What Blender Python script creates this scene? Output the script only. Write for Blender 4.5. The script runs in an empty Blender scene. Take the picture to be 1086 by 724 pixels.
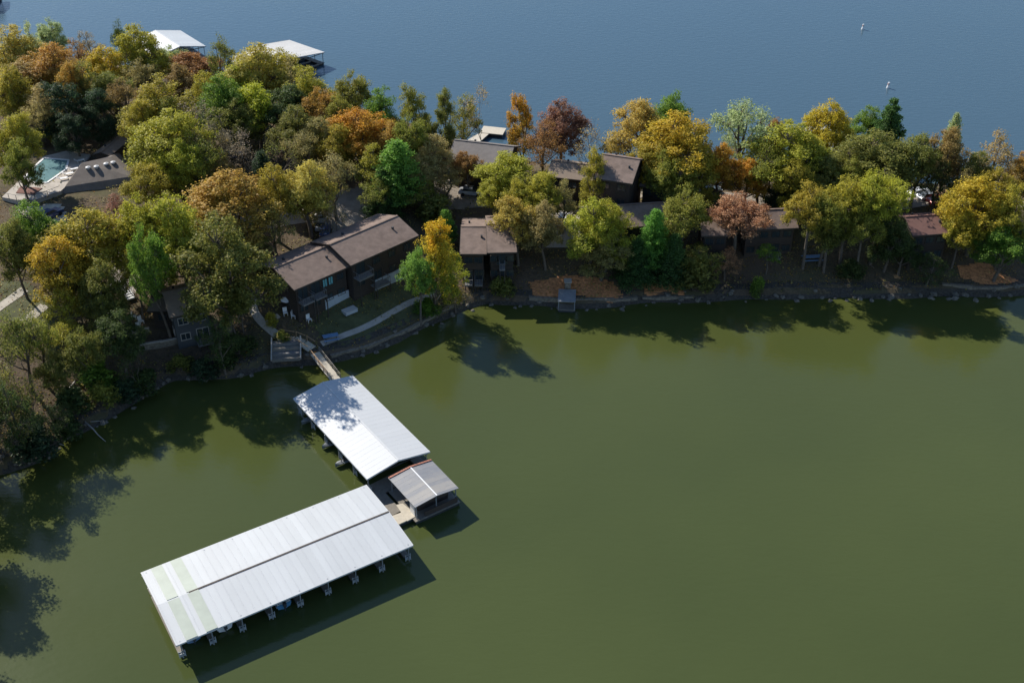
import bpy, math, random
import numpy as np
from mathutils import Vector, Matrix

random.seed(7); rng = np.random.default_rng(7)
R = math.radians
sc = bpy.context.scene
C = sc.collection
CAMH, FPX, TH = 100.0, 1200.0, R(34)

# ------------------------------------------------------------------ layout helpers
def P(px, py, z=0.0):
    """point at height z that the photograph shows at (px,py)"""
    u, v = px-543.0, py-362.0
    d = (u, FPX*math.cos(TH)-v*math.sin(TH), -FPX*math.sin(TH)-v*math.cos(TH))
    t = (z-CAMH)/d[2]
    return (d[0]*t, d[1]*t)

near_px = [(-700,900),(-300,720),(-72,640),(-42,560),(0,500),(40,490),(70,465),(110,448),(150,425),(180,405),(215,400),(260,397),(300,391),
 (345,384),(380,378),(420,362),(455,345),(490,330),(520,322),(560,325),(600,327),(650,326),(700,322),(760,318),(820,317),
 (900,316),(980,316),(1040,316),(1086,312),(1200,306),(1500,296)]
far_px = [(1500,225),(1200,215),(1086,207),(1040,205),(960,195),(900,190),(840,186),(800,174),(770,172),(720,186),(660,182),(610,178),(570,176),
 (520,166),(490,155),(450,140),(420,128),(350,108),(250,92),(200,80),(150,74),(60,62),(-60,52),(-300,30)]
near = np.array([P(*p) for p in near_px]); far = np.array([P(*p) for p in far_px])
land = np.vstack([near, far, [[-420, 420], [-420, 20]]])
rw = np.random.default_rng(3)

def seg_dist(X, Y, pts, closed=False):
    n = len(pts); d = np.full(X.shape, 1e9)
    for i in range(n if closed else n-1):
        a = pts[i]; b = pts[(i+1) % n]; v = b-a; L = v@v
        t = np.clip(((X-a[0])*v[0]+(Y-a[1])*v[1])/L, 0, 1)
        d = np.minimum(d, np.hypot(X-a[0]-t*v[0], Y-a[1]-t*v[1]))
    return d
def inside(X, Y, pts):
    r = np.zeros(X.shape, bool); n = len(pts); j = n-1
    for i in range(n):
        xi, yi = pts[i]; xj, yj = pts[j]
        if yi != yj:
            r ^= ((yi > Y) != (yj > Y)) & (X < (xj-xi)*(Y-yi)/(yj-yi)+xi)
        j = i
    return r
def wob(X, Y, s, seed):
    q = np.random.default_rng(seed); z = np.zeros_like(X)
    for k in range(6):
        a = q.uniform(0, 6.28); f = s*q.uniform(.6, 1.6); z += np.sin((X*math.cos(a)+Y*math.sin(a))*f+q.uniform(0, 6.28))
    return z/6
GX0, GX1, GY0, GY1, GS = -260.0, 240.0, 40.0, 330.0, 1.0
gx = np.arange(GX0, GX1+.1, GS); gy = np.arange(GY0, GY1+.1, GS)
XX, YY = np.meshgrid(gx, gy)
Xw = XX+1.2*wob(XX, YY, .35, 1); Yw = YY+1.2*wob(XX, YY, .35, 2)
sd = seg_dist(Xw, Yw, land, True)*np.where(inside(Xw, Yw, land), 1, -1)
def prof(d):
    return np.interp(d, [-30, -6, -1.2, 0, .8, 3, 9, 20, 32, 60], [-8, -3, -.8, .05, 1.1, 1.7, 3.6, 6.0, 7.8, 9.5])
ZZ = prof(sd)+np.clip(sd, 0, 6)/6*(.35*wob(XX, YY, .25, 4)+.12*wob(XX, YY, .9, 5))
def terr(x, y):
    fx = min(max((x-GX0)/GS, 0), len(gx)-1.001); fy = min(max((y-GY0)/GS, 0), len(gy)-1.001)
    i, j = int(fx), int(fy); a, b = fx-i, fy-j
    return float(ZZ[j, i]*(1-a)*(1-b)+ZZ[j, i+1]*a*(1-b)+ZZ[j+1, i]*(1-a)*b+ZZ[j+1, i+1]*a*b)
def G(px, py, h=0.0):
    """ground point under the spot h metres above ground seen at (px,py)"""
    z = 5.0+h
    for k in range(40):
        x, y = P(px, py, z); z = .5*z+.5*(max(terr(x, y), 0)+h)
    return x, y, max(terr(x, y), 0)

# ------------------------------------------------------------------ materials
def new_mat(name):
    m = bpy.data.materials.new(name); m.use_nodes = True; nt = m.node_tree
    b = nt.nodes['Principled BSDF']; return m, nt, b
def N(nt, t, **kw):
    n = nt.nodes.new(t)
    for k, v in kw.items():
        if k in n.inputs.keys() if hasattr(n.inputs, 'keys') else False: n.inputs[k].default_value = v
        else: setattr(n, k, v)
    return n
def rgb(c): return (c[0], c[1], c[2], 1)
def simple(name, col, rough=.7, metal=0, var=.25, scale=1.5, bump=0, coord='Object', spec=.4):
    m, nt, b = new_mat(name); L = nt.links
    tc = N(nt, 'ShaderNodeTexCoord'); no = N(nt, 'ShaderNodeTexNoise', Scale=scale, Detail=6.0, Roughness=.65)
    L.new(tc.outputs[coord], no.inputs['Vector'])
    mx = N(nt, 'ShaderNodeMix', data_type='RGBA')
    mr = N(nt, 'ShaderNodeMapRange'); mr.inputs[1].default_value = .3; mr.inputs[2].default_value = .7
    L.new(no.outputs['Fac'], mr.inputs[0]); L.new(mr.outputs[0], mx.inputs[0])
    mx.inputs[6].default_value = rgb([c*(1-var) for c in col]); mx.inputs[7].default_value = rgb([min(1, c*(1+var)) for c in col])
    L.new(mx.outputs[2], b.inputs['Base Color'])
    b.inputs['Roughness'].default_value = rough; b.inputs['Metallic'].default_value = metal
    b.inputs['Specular IOR Level'].default_value = spec
    if bump:
        bp = N(nt, 'ShaderNodeBump', Strength=.6, Distance=bump); L.new(no.outputs['Fac'], bp.inputs['Height']); L.new(bp.outputs[0], b.inputs['Normal'])
    return m
def ribbed(name, col, period=.6, rough=.45, col2=None, metal=.0, axis='X', depth=.03, stain=.12, scale=.35, band=0):
    """sheet with standing seams running across one axis, faint panel-to-panel differences and stains"""
    m, nt, b = new_mat(name); L = nt.links
    tc = N(nt, 'ShaderNodeTexCoord'); sp = N(nt, 'ShaderNodeSeparateXYZ'); L.new(tc.outputs['Object'], sp.inputs[0])
    ax = sp.outputs[axis]
    dv = N(nt, 'ShaderNodeMath', operation='DIVIDE'); dv.inputs[1].default_value = period; L.new(ax, dv.inputs[0])
    fr = N(nt, 'ShaderNodeMath', operation='FRACT'); L.new(dv.outputs[0], fr.inputs[0])
    ls = N(nt, 'ShaderNodeMath', operation='LESS_THAN'); ls.inputs[1].default_value = .12; L.new(fr.outputs[0], ls.inputs[0])
    fl = N(nt, 'ShaderNodeMath', operation='FLOOR'); L.new(dv.outputs[0], fl.inputs[0])
    wn = N(nt, 'ShaderNodeTexWhiteNoise', noise_dimensions='1D'); L.new(fl.outputs[0], wn.inputs['W'])
    no = N(nt, 'ShaderNodeTexNoise', Scale=scale, Detail=8.0, Roughness=.7)
    mp = N(nt, 'ShaderNodeMapping'); mp.inputs['Scale'].default_value = (1, .35, 1) if axis == 'X' else (.35, 1, 1)
    L.new(tc.outputs['Object'], mp.inputs[0]); L.new(mp.outputs[0], no.inputs['Vector'])
    ma = N(nt, 'ShaderNodeMath', operation='MULTIPLY_ADD'); ma.inputs[1].default_value = .25+band; L.new(wn.outputs['Value'], ma.inputs[0]); L.new(no.outputs['Fac'], ma.inputs[2])
    mr = N(nt, 'ShaderNodeMapRange'); mr.inputs[1].default_value = .38; mr.inputs[2].default_value = .95; L.new(ma.outputs[0], mr.inputs[0])
    mx = N(nt, 'ShaderNodeMix', data_type='RGBA'); L.new(mr.outputs[0], mx.inputs[0])
    mx.inputs[6].default_value = rgb(col); mx.inputs[7].default_value = rgb(col2 or [c*(1-stain) for c in col])
    L.new(mx.outputs[2], b.inputs['Base Color']); b.inputs['Roughness'].default_value = rough; b.inputs['Metallic'].default_value = metal
    bp = N(nt, 'ShaderNodeBump', Strength=.8, Distance=depth); L.new(ls.outputs[0], bp.inputs['Height']); L.new(bp.outputs[0], b.inputs['Normal'])
    return m

M = {}
M['white_metal'] = ribbed('white_metal_sheet', (.50, .52, .525), .91, .5, stain=.13, band=.1)
M['white_metal_clean'] = ribbed('white_metal_sheet_clean', (.52, .535, .54), .91, .5, stain=.06)
M['pale_metal'] = ribbed('pale_metal_sheet', (.56, .54, .50), .91, .5, stain=.15)
M['skylight'] = simple('translucent_panel', (.39, .43, .36), .45, var=.08, scale=.7)
M['old_metal'] = ribbed('weathered_metal_sheet', (.18, .19, .21), .75, .55, col2=(.30, .285, .26), metal=.0, scale=.9, band=.2)
M['rust'] = simple('rust', (.34, .14, .09), .8, var=.75, scale=5)
M['white_trim'] = simple('white_trim', (.55, .56, .56), .5, var=.06)
M['gap'] = simple('rusty_ridge_gap', (.07, .055, .045), .8, var=.5, scale=1)
M['steel'] = simple('galvanised_steel', (.28, .30, .32), .45, .3, var=.15)
M['frame_grey'] = simple('painted_frame', (.33, .36, .38), .6, var=.1)
M['darksteel'] = simple('dark_steel', (.06, .065, .07), .5, .2)
M['dockwood'] = simple('dock_planks', (.20, .18, .15), .8, var=.2, scale=2.5)
M['pale_deck'] = simple('pale_dock_deck', (.50, .45, .36), .8, var=.12, scale=2)
M['foam'] = simple('dock_float', (.035, .04, .045), .7)
M['siding'] = ribbed('dark_brown_siding', (.05, .036, .028), .3, .8, col2=(.035, .027, .022), axis='Z', depth=.02)
M['siding2'] = ribbed('brown_siding', (.075, .052, .04), .3, .8, col2=(.05, .038, .03), axis='Z', depth=.02)
M['blue_siding'] = ribbed('grey_siding', (.075, .08, .085), .3, .8, axis='Z', depth=.02)
M['foundation'] = simple('painted_block_wall', (.38, .42, .46), .85, var=.12, scale=1)
M['shingle'] = simple('brown_shingles', (.195, .142, .114), .9, var=.26, scale=.9, bump=.03)
M['shingle_tan'] = simple('tan_shingles', (.24, .185, .14), .9, var=.13, scale=1.0, bump=.03)
M['shingle_club'] = simple('grey_brown_shingles', (.20, .17, .145), .9, var=.2, scale=.7, bump=.02)
M['shingle_red'] = simple('red_brown_shingles', (.20, .105, .085), .9, var=.12, scale=1.2, bump=.03)
M['shingle_grey'] = simple('grey_shingles', (.19, .17, .155), .9, var=.14, scale=1.0, bump=.03)
M['trim_dark'] = simple('dark_trim', (.05, .04, .033), .7)
M['trim_light'] = simple('light_trim', (.42, .38, .33), .7, var=.1)
M['rail'] = simple('weathered_rail', (.17, .165, .16), .8, var=.2)
M['wood_tan'] = simple('tan_timber', (.42, .27, .15), .8, var=.2)
M['glass'] = simple('window_glass', (.03, .04, .045), .08, var=.1, spec=.8)
M['glass_cyan'] = simple('cyan_reflection_glass', (.16, .42, .45), .12, var=.1, spec=.8)  # bright cyan reflection painted into the pane colour
M['white_paint'] = simple('white_paint', (.75, .75, .74), .5, var=.05)
M['blue_paint'] = simple('blue_paint', (.08, .24, .42), .5, var=.1)
M['pale_blue'] = simple('pale_blue_plastic', (.16, .27, .42), .5, var=.1)
M['concrete'] = simple('concrete', (.40, .36, .31), .9, var=.18, scale=.8, bump=.02)
M['concrete_w'] = simple('worn_concrete', (.42, .38, .31), .9, var=.28, scale=.5, bump=.02)
M['asphalt'] = simple('gravelly_road', (.27, .235, .195), .95, var=.25, scale=.6, bump=.02)
M['stonewall'] = simple('stone_retaining_wall', (.20, .17, .13), .95, var=.45, scale=2.5, bump=.12)
M['rock'] = simple('limestone', (.15, .135, .11), .95, var=.35, scale=2.0, bump=.1)
M['deadwood'] = simple('bleached_deadwood', (.36, .33, .29), .9, var=.2, scale=3)
M['bark'] = simple('bark', (.13, .105, .082), .95, var=.4, scale=2.2, bump=.06)
M['bark_pale'] = simple('pale_bark', (.20, .175, .145), .95, var=.3, scale=2.2, bump=.05)
M['tyre'] = simple('tyre_rubber', (.02, .02, .02), .9)
M['poolblue'] = simple('pool_lining', (.15, .26, .27), .08, var=.18, scale=.8, spec=.6)
M['mat_brown'] = simple('red_brown_decking', (.16, .075, .055), .9, var=.3, scale=2)
M['orange'] = simple('orange_plastic', (.5, .13, .03), .5)
for k, c in dict(car_white=(.7, .7, .7), car_blue=(.03, .06, .16), car_silver=(.4, .42, .44), car_black=(.02, .02, .022), car_red=(.3, .03, .03)).items():
    m = simple(k+'_paint', c, .3, .1, var=.02); m.node_tree.nodes['Principled BSDF'].inputs['Coat Weight'].default_value = .6; M[k] = m

# leaves: top tone, low tone, accent tone
LEAF = dict(
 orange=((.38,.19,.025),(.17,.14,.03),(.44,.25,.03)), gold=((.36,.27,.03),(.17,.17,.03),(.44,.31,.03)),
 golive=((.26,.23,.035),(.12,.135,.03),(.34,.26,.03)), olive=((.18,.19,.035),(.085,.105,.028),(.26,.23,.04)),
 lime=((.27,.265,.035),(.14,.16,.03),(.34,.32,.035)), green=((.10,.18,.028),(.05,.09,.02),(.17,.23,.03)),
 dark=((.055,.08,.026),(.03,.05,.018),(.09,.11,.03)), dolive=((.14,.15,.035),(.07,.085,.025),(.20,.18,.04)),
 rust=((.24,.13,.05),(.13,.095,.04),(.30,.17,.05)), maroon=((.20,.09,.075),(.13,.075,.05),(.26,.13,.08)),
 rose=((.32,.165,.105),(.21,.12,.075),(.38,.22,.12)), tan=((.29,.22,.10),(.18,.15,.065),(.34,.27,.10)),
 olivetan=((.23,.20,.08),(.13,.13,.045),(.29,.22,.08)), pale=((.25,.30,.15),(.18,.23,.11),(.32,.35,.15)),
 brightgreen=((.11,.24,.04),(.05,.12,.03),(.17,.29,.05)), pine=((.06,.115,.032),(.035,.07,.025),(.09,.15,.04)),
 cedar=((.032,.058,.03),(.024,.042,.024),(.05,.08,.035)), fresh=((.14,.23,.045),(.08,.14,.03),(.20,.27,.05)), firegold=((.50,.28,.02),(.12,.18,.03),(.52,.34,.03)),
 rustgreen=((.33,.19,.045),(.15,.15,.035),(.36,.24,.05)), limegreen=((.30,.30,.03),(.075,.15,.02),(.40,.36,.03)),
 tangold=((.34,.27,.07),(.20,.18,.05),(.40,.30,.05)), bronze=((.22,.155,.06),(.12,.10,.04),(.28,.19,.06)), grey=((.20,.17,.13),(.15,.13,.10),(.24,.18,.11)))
def leaf_mat(key):
    a, b_, c = [(q[0]*1.16, q[1]*1.17, q[2]*1.05) for q in LEAF[key]]; m, nt, b = new_mat('leaves_'+key); L = nt.links
    tc = N(nt, 'ShaderNodeTexCoord'); ge = N(nt, 'ShaderNodeNewGeometry'); oi = N(nt, 'ShaderNodeObjectInfo')
    ad = N(nt, 'ShaderNodeVectorMath', operation='ADD'); cm = N(nt, 'ShaderNodeVectorMath', operation='SCALE')
    L.new(oi.outputs['Random'], cm.inputs[0]); cm.inputs[3].default_value = 60.0
    L.new(tc.outputs['Object'], ad.inputs[0]); L.new(cm.outputs[0], ad.inputs[1])
    no = N(nt, 'ShaderNodeTexNoise', Scale=.28, Detail=3.0); L.new(ad.outputs[0], no.inputs['Vector'])
    sp = N(nt, 'ShaderNodeSeparateXYZ'); L.new(tc.outputs['Object'], sp.inputs[0])
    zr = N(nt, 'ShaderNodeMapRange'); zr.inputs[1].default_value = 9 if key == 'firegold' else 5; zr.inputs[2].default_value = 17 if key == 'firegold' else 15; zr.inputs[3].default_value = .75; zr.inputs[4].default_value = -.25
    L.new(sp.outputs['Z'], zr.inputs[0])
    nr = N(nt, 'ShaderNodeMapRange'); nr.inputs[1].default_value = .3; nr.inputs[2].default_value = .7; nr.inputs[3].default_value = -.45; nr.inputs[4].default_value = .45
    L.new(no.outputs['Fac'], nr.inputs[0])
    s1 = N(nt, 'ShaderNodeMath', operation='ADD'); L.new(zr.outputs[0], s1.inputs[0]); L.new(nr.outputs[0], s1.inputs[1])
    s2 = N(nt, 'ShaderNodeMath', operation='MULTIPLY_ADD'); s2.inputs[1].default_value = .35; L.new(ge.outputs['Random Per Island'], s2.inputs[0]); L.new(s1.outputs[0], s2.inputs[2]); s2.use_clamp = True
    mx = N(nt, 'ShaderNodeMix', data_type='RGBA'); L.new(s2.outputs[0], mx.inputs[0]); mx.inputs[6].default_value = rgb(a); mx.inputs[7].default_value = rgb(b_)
    # accents: another random from island
    wn = N(nt, 'ShaderNodeTexWhiteNoise', noise_dimensions='1D'); L.new(ge.outputs['Random Per Island'], wn.inputs['W'])
    gt = N(nt, 'ShaderNodeMath', operation='MULTIPLY'); L.new(wn.outputs['Value'], gt.inputs[0]); L.new(wn.outputs['Value'], gt.inputs[1])
    m2 = N(nt, 'ShaderNodeMath', operation='MULTIPLY'); m2.inputs[1].default_value = .7; L.new(gt.outputs[0], m2.inputs[0])
    mx2 = N(nt, 'ShaderNodeMix', data_type='RGBA'); L.new(m2.outputs[0], mx2.inputs[0]); L.new(mx.outputs[2], mx2.inputs[6]); mx2.inputs[7].default_value = rgb(c)
    hv = N(nt, 'ShaderNodeHueSaturation'); L.new(mx2.outputs[2], hv.inputs['Color'])
    hm = N(nt, 'ShaderNodeMapRange'); hm.inputs[3].default_value = .488; hm.inputs[4].default_value = .512; L.new(oi.outputs['Random'], hm.inputs[0]); L.new(hm.outputs[0], hv.inputs['Hue'])
    vm = N(nt, 'ShaderNodeMapRange'); vm.inputs[3].default_value = 1.0; vm.inputs[4].default_value = 1.7; L.new(wn.outputs['Value'], vm.inputs[0]); L.new(vm.outputs[0], hv.inputs['Value'])
    hv.inputs['Saturation'].default_value = 1.0
    L.new(hv.outputs[0], b.inputs['Base Color']); b.inputs['Roughness'].default_value = .6; b.inputs['Specular IOR Level'].default_value = .25
    tr = N(nt, 'ShaderNodeBsdfTranslucent'); L.new(hv.outputs[0], tr.inputs['Color'])
    ms = N(nt, 'ShaderNodeMixShader'); ms.inputs[0].default_value = .48
    L.new(b.outputs[0], ms.inputs[1]); L.new(tr.outputs[0], ms.inputs[2]); L.new(ms.outputs[0], nt.nodes['Material Output'].inputs['Surface'])
    return m
LM = {}
def lm(k):
    if k not in LM: LM[k] = leaf_mat(k)
    return LM[k]

# ground
def ground_mat():
    m, nt, b = new_mat('leaf_littered_ground'); L = nt.links
    tc = N(nt, 'ShaderNodeTexCoord')
    n1 = N(nt, 'ShaderNodeTexNoise', Scale=.09, Detail=5.0); n2 = N(nt, 'ShaderNodeTexNoise', Scale=1.6, Detail=9.0, Roughness=.75); n3 = N(nt, 'ShaderNodeTexNoise', Scale=.25, Detail=6.0)
    for n in (n1, n2, n3): L.new(tc.outputs['Object'], n.inputs['Vector'])
    r1 = N(nt, 'ShaderNodeValToRGB'); L.new(n1.outputs['Fac'], r1.inputs[0])
    e = r1.color_ramp.elements; e[0].position = .40; e[0].color = (.125, .095, .066, 1); e[1].position = .60; e[1].color = (.09, .083, .045, 1)
    r2 = N(nt, 'ShaderNodeValToRGB'); L.new(n2.outputs['Fac'], r2.inputs[0])
    e = r2.color_ramp.elements; e[0].position = .38; e[0].color = (.05, .042, .03, 1); e[1].position = .66; e[1].color = (.20, .14, .09, 1)
    mx = N(nt, 'ShaderNodeMix', data_type='RGBA'); mr = N(nt, 'ShaderNodeMapRange'); mr.inputs[1].default_value = .35; mr.inputs[2].default_value = .65; mr.inputs[4].default_value = .75
    L.new(n3.outputs['Fac'], mr.inputs[0]); L.new(mr.outputs[0], mx.inputs[0]); L.new(r1.outputs[0], mx.inputs[6]); L.new(r2.outputs[0], mx.inputs[7])
    L.new(mx.outputs[2], b.inputs['Base Color']); b.inputs['Roughness'].default_value = .95; b.inputs['Specular IOR Level'].default_value = .1
    bp = N(nt, 'ShaderNodeBump', Strength=.8, Distance=.15); L.new(n2.outputs['Fac'], bp.inputs['Height']); L.new(bp.outputs[0], b.inputs['Normal'])
    return m
M['ground'] = ground_mat()
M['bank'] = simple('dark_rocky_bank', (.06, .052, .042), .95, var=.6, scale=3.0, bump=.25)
M['lawn'] = simple('thin_olive_lawn', (.085, .09, .038), .95, var=.35, scale=.7, bump=.05)
M['litter'] = simple('fallen_leaves', (.46, .20, .08), .95, var=.55, scale=2.2, bump=.08)

def water_mat():
    m, nt, b = new_mat('lake_water'); L = nt.links
    tc = N(nt, 'ShaderNodeTexCoord')
    at = N(nt, 'ShaderNodeAttribute', attribute_name='turbid'); sh = N(nt, 'ShaderNodeAttribute', attribute_name='shallow')
    n1 = N(nt, 'ShaderNodeTexNoise', Scale=.02, Detail=4.0); L.new(tc.outputs['Object'], n1.inputs['Vector'])
    g = N(nt, 'ShaderNodeMix', data_type='RGBA'); g.inputs[6].default_value = (.054, .070, .022, 1); g.inputs[7].default_value = (.064, .081, .025, 1)
    mr = N(nt, 'ShaderNodeMapRange'); mr.inputs[1].default_value = .35; mr.inputs[2].default_value = .65; L.new(n1.outputs['Fac'], mr.inputs[0]); L.new(mr.outputs[0], g.inputs[0])
    g2 = N(nt, 'ShaderNodeMix', data_type='RGBA'); L.new(g.outputs[2], g2.inputs[6]); g2.inputs[7].default_value = (.062, .066, .012, 1)
    n2 = N(nt, 'ShaderNodeTexNoise', Scale=.07, Detail=3.0); L.new(tc.outputs['Object'], n2.inputs['Vector'])
    mm = N(nt, 'ShaderNodeMath', operation='MULTIPLY'); L.new(n2.outputs['Fac'], mm.inputs[0]); L.new(sh.outputs['Fac'], mm.inputs[1]); L.new(mm.outputs[0], g2.inputs[0])
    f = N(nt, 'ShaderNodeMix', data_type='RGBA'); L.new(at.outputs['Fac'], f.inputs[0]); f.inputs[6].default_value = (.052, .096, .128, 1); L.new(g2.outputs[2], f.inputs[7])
    L.new(f.outputs[2], b.inputs['Base Color'])
    b.inputs['IOR'].default_value = 1.333; b.inputs['Roughness'].default_value = .1; b.inputs['Specular IOR Level'].default_value = .5
    w1 = N(nt, 'ShaderNodeTexNoise', Scale=.9, Detail=5.0, Roughness=.6); mp = N(nt, 'ShaderNodeMapping'); mp.inputs['Rotation'].default_value = (0, 0, .5); mp.inputs['Scale'].default_value = (.6, 1.3, 1)
    L.new(tc.outputs['Object'], mp.inputs[0]); L.new(mp.outputs[0], w1.inputs['Vector'])
    bs = N(nt, 'ShaderNodeMapRange'); bs.inputs[3].default_value = .55; bs.inputs[4].default_value = .2; L.new(at.outputs['Fac'], bs.inputs[0])
    wn_ = N(nt, 'ShaderNodeTexNoise', Scale=.012, Detail=3.0); L.new(tc.outputs['Object'], wn_.inputs['Vector']); wr = N(nt, 'ShaderNodeMapRange'); wr.inputs[1].default_value = .4; wr.inputs[2].default_value = .6; wr.inputs[3].default_value = .06; wr.inputs[4].default_value = .17; L.new(wn_.outputs['Fac'], wr.inputs[0]); L.new(wr.outputs[0], b.inputs['Roughness'])
    bp = N(nt, 'ShaderNodeBump', Distance=.12); L.new(bs.outputs[0], bp.inputs['Strength']); L.new(w1.outputs['Fac'], bp.inputs['Height']); L.new(bp.outputs[0], b.inputs['Normal'])
    return m
M['water'] = water_mat()

# ------------------------------------------------------------------ mesh helpers
class MB:
    def __init__(s): s.v = []; s.f = []
    def box(s, c, size, rot=0.0, tilt=None):
        x, y, z = [q/2 for q in size]; n = len(s.v); ca, sa = math.cos(rot), math.sin(rot)
        for k in (-1, 1):
            for a, b in ((-1, -1), (1, -1), (1, 1), (-1, 1)):
                p = (a*x, b*y, k*z)
                if tilt is not None: p = tuple(tilt @ Vector(p))
                s.v.append((c[0]+p[0]*ca-p[1]*sa, c[1]+p[0]*sa+p[1]*ca, c[2]+p[2]))
        s.f += [tuple(n+i for i in q) for q in ((3,2,1,0),(4,5,6,7),(0,1,5,4),(1,2,6,5),(2,3,7,6),(3,0,4,7))]; return s
    def bar(s, a, b, w, h=None):
        a = Vector(a); b = Vector(b); d = b-a; L = d.length; d.normalize()
        up = Vector((0, 0, 1)) if abs(d.z) < .95 else Vector((1, 0, 0)); r = d.cross(up).normalized(); u = r.cross(d); h = h or w; n = len(s.v)
        for q in (a, b):
            for i, j in ((-1, -1), (1, -1), (1, 1), (-1, 1)): s.v.append(tuple(q+r*(i*w/2)+u*(j*h/2)))
        s.f += [tuple(n+i for i in q) for q in ((0,1,2,3),(7,6,5,4),(0,4,5,1),(1,5,6,2),(2,6,7,3),(3,7,4,0))]; return s
    def tube(s, pts, rad, n=6, cap=True):
        base = len(s.v); pts = [Vector(p) for p in pts]
        for i, p in enumerate(pts):
            d = (pts[min(i+1, len(pts)-1)]-pts[max(i-1, 0)]).normalized()
            up = Vector((0, 0, 1)) if abs(d.z) < .9 else Vector((1, 0, 0)); r = d.cross(up).normalized(); u = r.cross(d)
            for k in range(n):
                a = 6.2832*k/n; s.v.append(tuple(p+(r*math.cos(a)+u*math.sin(a))*rad[i]))
        for i in range(len(pts)-1):
            for k in range(n):
                a = base+i*n+k; b = base+i*n+(k+1) % n; s.f.append((a, b, b+n, a+n))
        if cap: s.f.append(tuple(base+k for k in range(n))[::-1]); s.f.append(tuple(base+(len(pts)-1)*n+k for k in range(n)))
        return s
    def prism(s, poly, z0, z1):
        n = len(s.v); k = len(poly)
        z0 = z0 if hasattr(z0, '__len__') else [z0]*k; z1 = z1 if hasattr(z1, '__len__') else [z1]*k
        s.v += [(p[0], p[1], z0[i]) for i, p in enumerate(poly)]+[(p[0], p[1], z1[i]) for i, p in enumerate(poly)]
        s.f.append(tuple(range(n, n+k))[::-1]); s.f.append(tuple(range(n+k, n+2*k)))
        for i in range(k): j = (i+1) % k; s.f.append((n+i, n+j, n+k+j, n+k+i))
        return s
    def poly(s, pts):
        n = len(s.v); s.v += [tuple(p) for p in pts]; s.f.append(tuple(range(n, n+len(pts)))); return s
    def build(s, name, m, parent=None, smooth=False, bevel=0):
        me = bpy.data.meshes.new(name); me.from_pydata(s.v, [], s.f); me.update()
        if smooth: me.shade_smooth()
        me.materials.append(M[m] if isinstance(m, str) else m)
        o = bpy.data.objects.new(name, me); C.objects.link(o)
        if parent: o.parent = parent
        if bevel:
            b = o.modifiers.new('b', 'BEVEL'); b.width = bevel; b.segments = 2; b.limit_method = 'ANGLE'
        return o
def tag(o, label=None, cat=None, group=None, kind=None):
    if label: o['label'] = label
    if cat: o['category'] = cat
    if group: o['group'] = group
    if kind: o['kind'] = kind
    return o
def thing(name, label, cat, loc=(0, 0, 0), rz=0.0, group=None):
    o = bpy.data.objects.new(name, None); o.empty_display_size = .3; C.objects.link(o); o.location = loc; o.rotation_euler = (0, 0, rz)
    return tag(o, label, cat, group)
def copy_tree(o, parent=None):
    c = o.copy(); C.objects.link(c)
    if parent is not None: c.parent = parent
    for ch in list(o.children): copy_tree(ch, c)
    return c

# ------------------------------------------------------------------ world, sun, camera
SUN_EL = R(37); SUNV = Vector((-.71, .70, 0)).normalized()*math.cos(SUN_EL)+Vector((0, 0, math.sin(SUN_EL)))
w = bpy.data.worlds.new('World'); sc.world = w; w.use_nodes = True; nt = w.node_tree
sky = nt.nodes.new('ShaderNodeTexSky'); sky.sky_type = 'NISHITA'; sky.sun_disc = False; sky.sun_elevation = SUN_EL
sky.sun_rotation = math.atan2(SUNV.x, SUNV.y); sky.altitude = 200; sky.air_density = 1.0; sky.dust_density = .25; sky.ozone_density = 3.5
nt.links.new(sky.outputs[0], nt.nodes['Background'].inputs[0]); nt.nodes['Background'].inputs[1].default_value = .10
sl = bpy.data.lights.new('sun', 'SUN'); sl.energy = 4.6; sl.angle = R(.5); sl.color = (1, .94, .85)
so = bpy.data.objects.new('sun', sl); C.objects.link(so); so.rotation_euler = (-SUNV).to_track_quat('-Z', 'Y').to_euler(); so.location = (-60, 60, 120)
cam = bpy.data.cameras.new('camera'); co = bpy.data.objects.new('camera', cam); C.objects.link(co); sc.camera = co
cam.sensor_width = 36; cam.lens = FPX/1086*36; cam.clip_end = 8000; cam.clip_start = .5
co.location = (0, 0, CAMH); co.rotation_euler = (math.pi/2-TH, 0, 0)
sc.view_settings.view_transform = 'Standard'; sc.view_settings.look = 'None'; sc.view_settings.exposure = .55; sc.view_settings.gamma = 1

# ------------------------------------------------------------------ terrain and water
def grid_mesh(name, X, Y, Z, m):
    ny, nx = X.shape; v = np.stack([X.ravel(), Y.ravel(), Z.ravel()], 1)
    i = np.arange(ny*nx).reshape(ny, nx); f = np.stack([i[:-1, :-1].ravel(), i[:-1, 1:].ravel(), i[1:, 1:].ravel(), i[1:, :-1].ravel()], 1)
    me = bpy.data.meshes.new(name); me.from_pydata(v.tolist(), [], f.tolist()); me.update(); me.materials.append(M[m] if isinstance(m, str) else m); me.shade_smooth()
    o = bpy.data.objects.new(name, me); C.objects.link(o); return o
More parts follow.
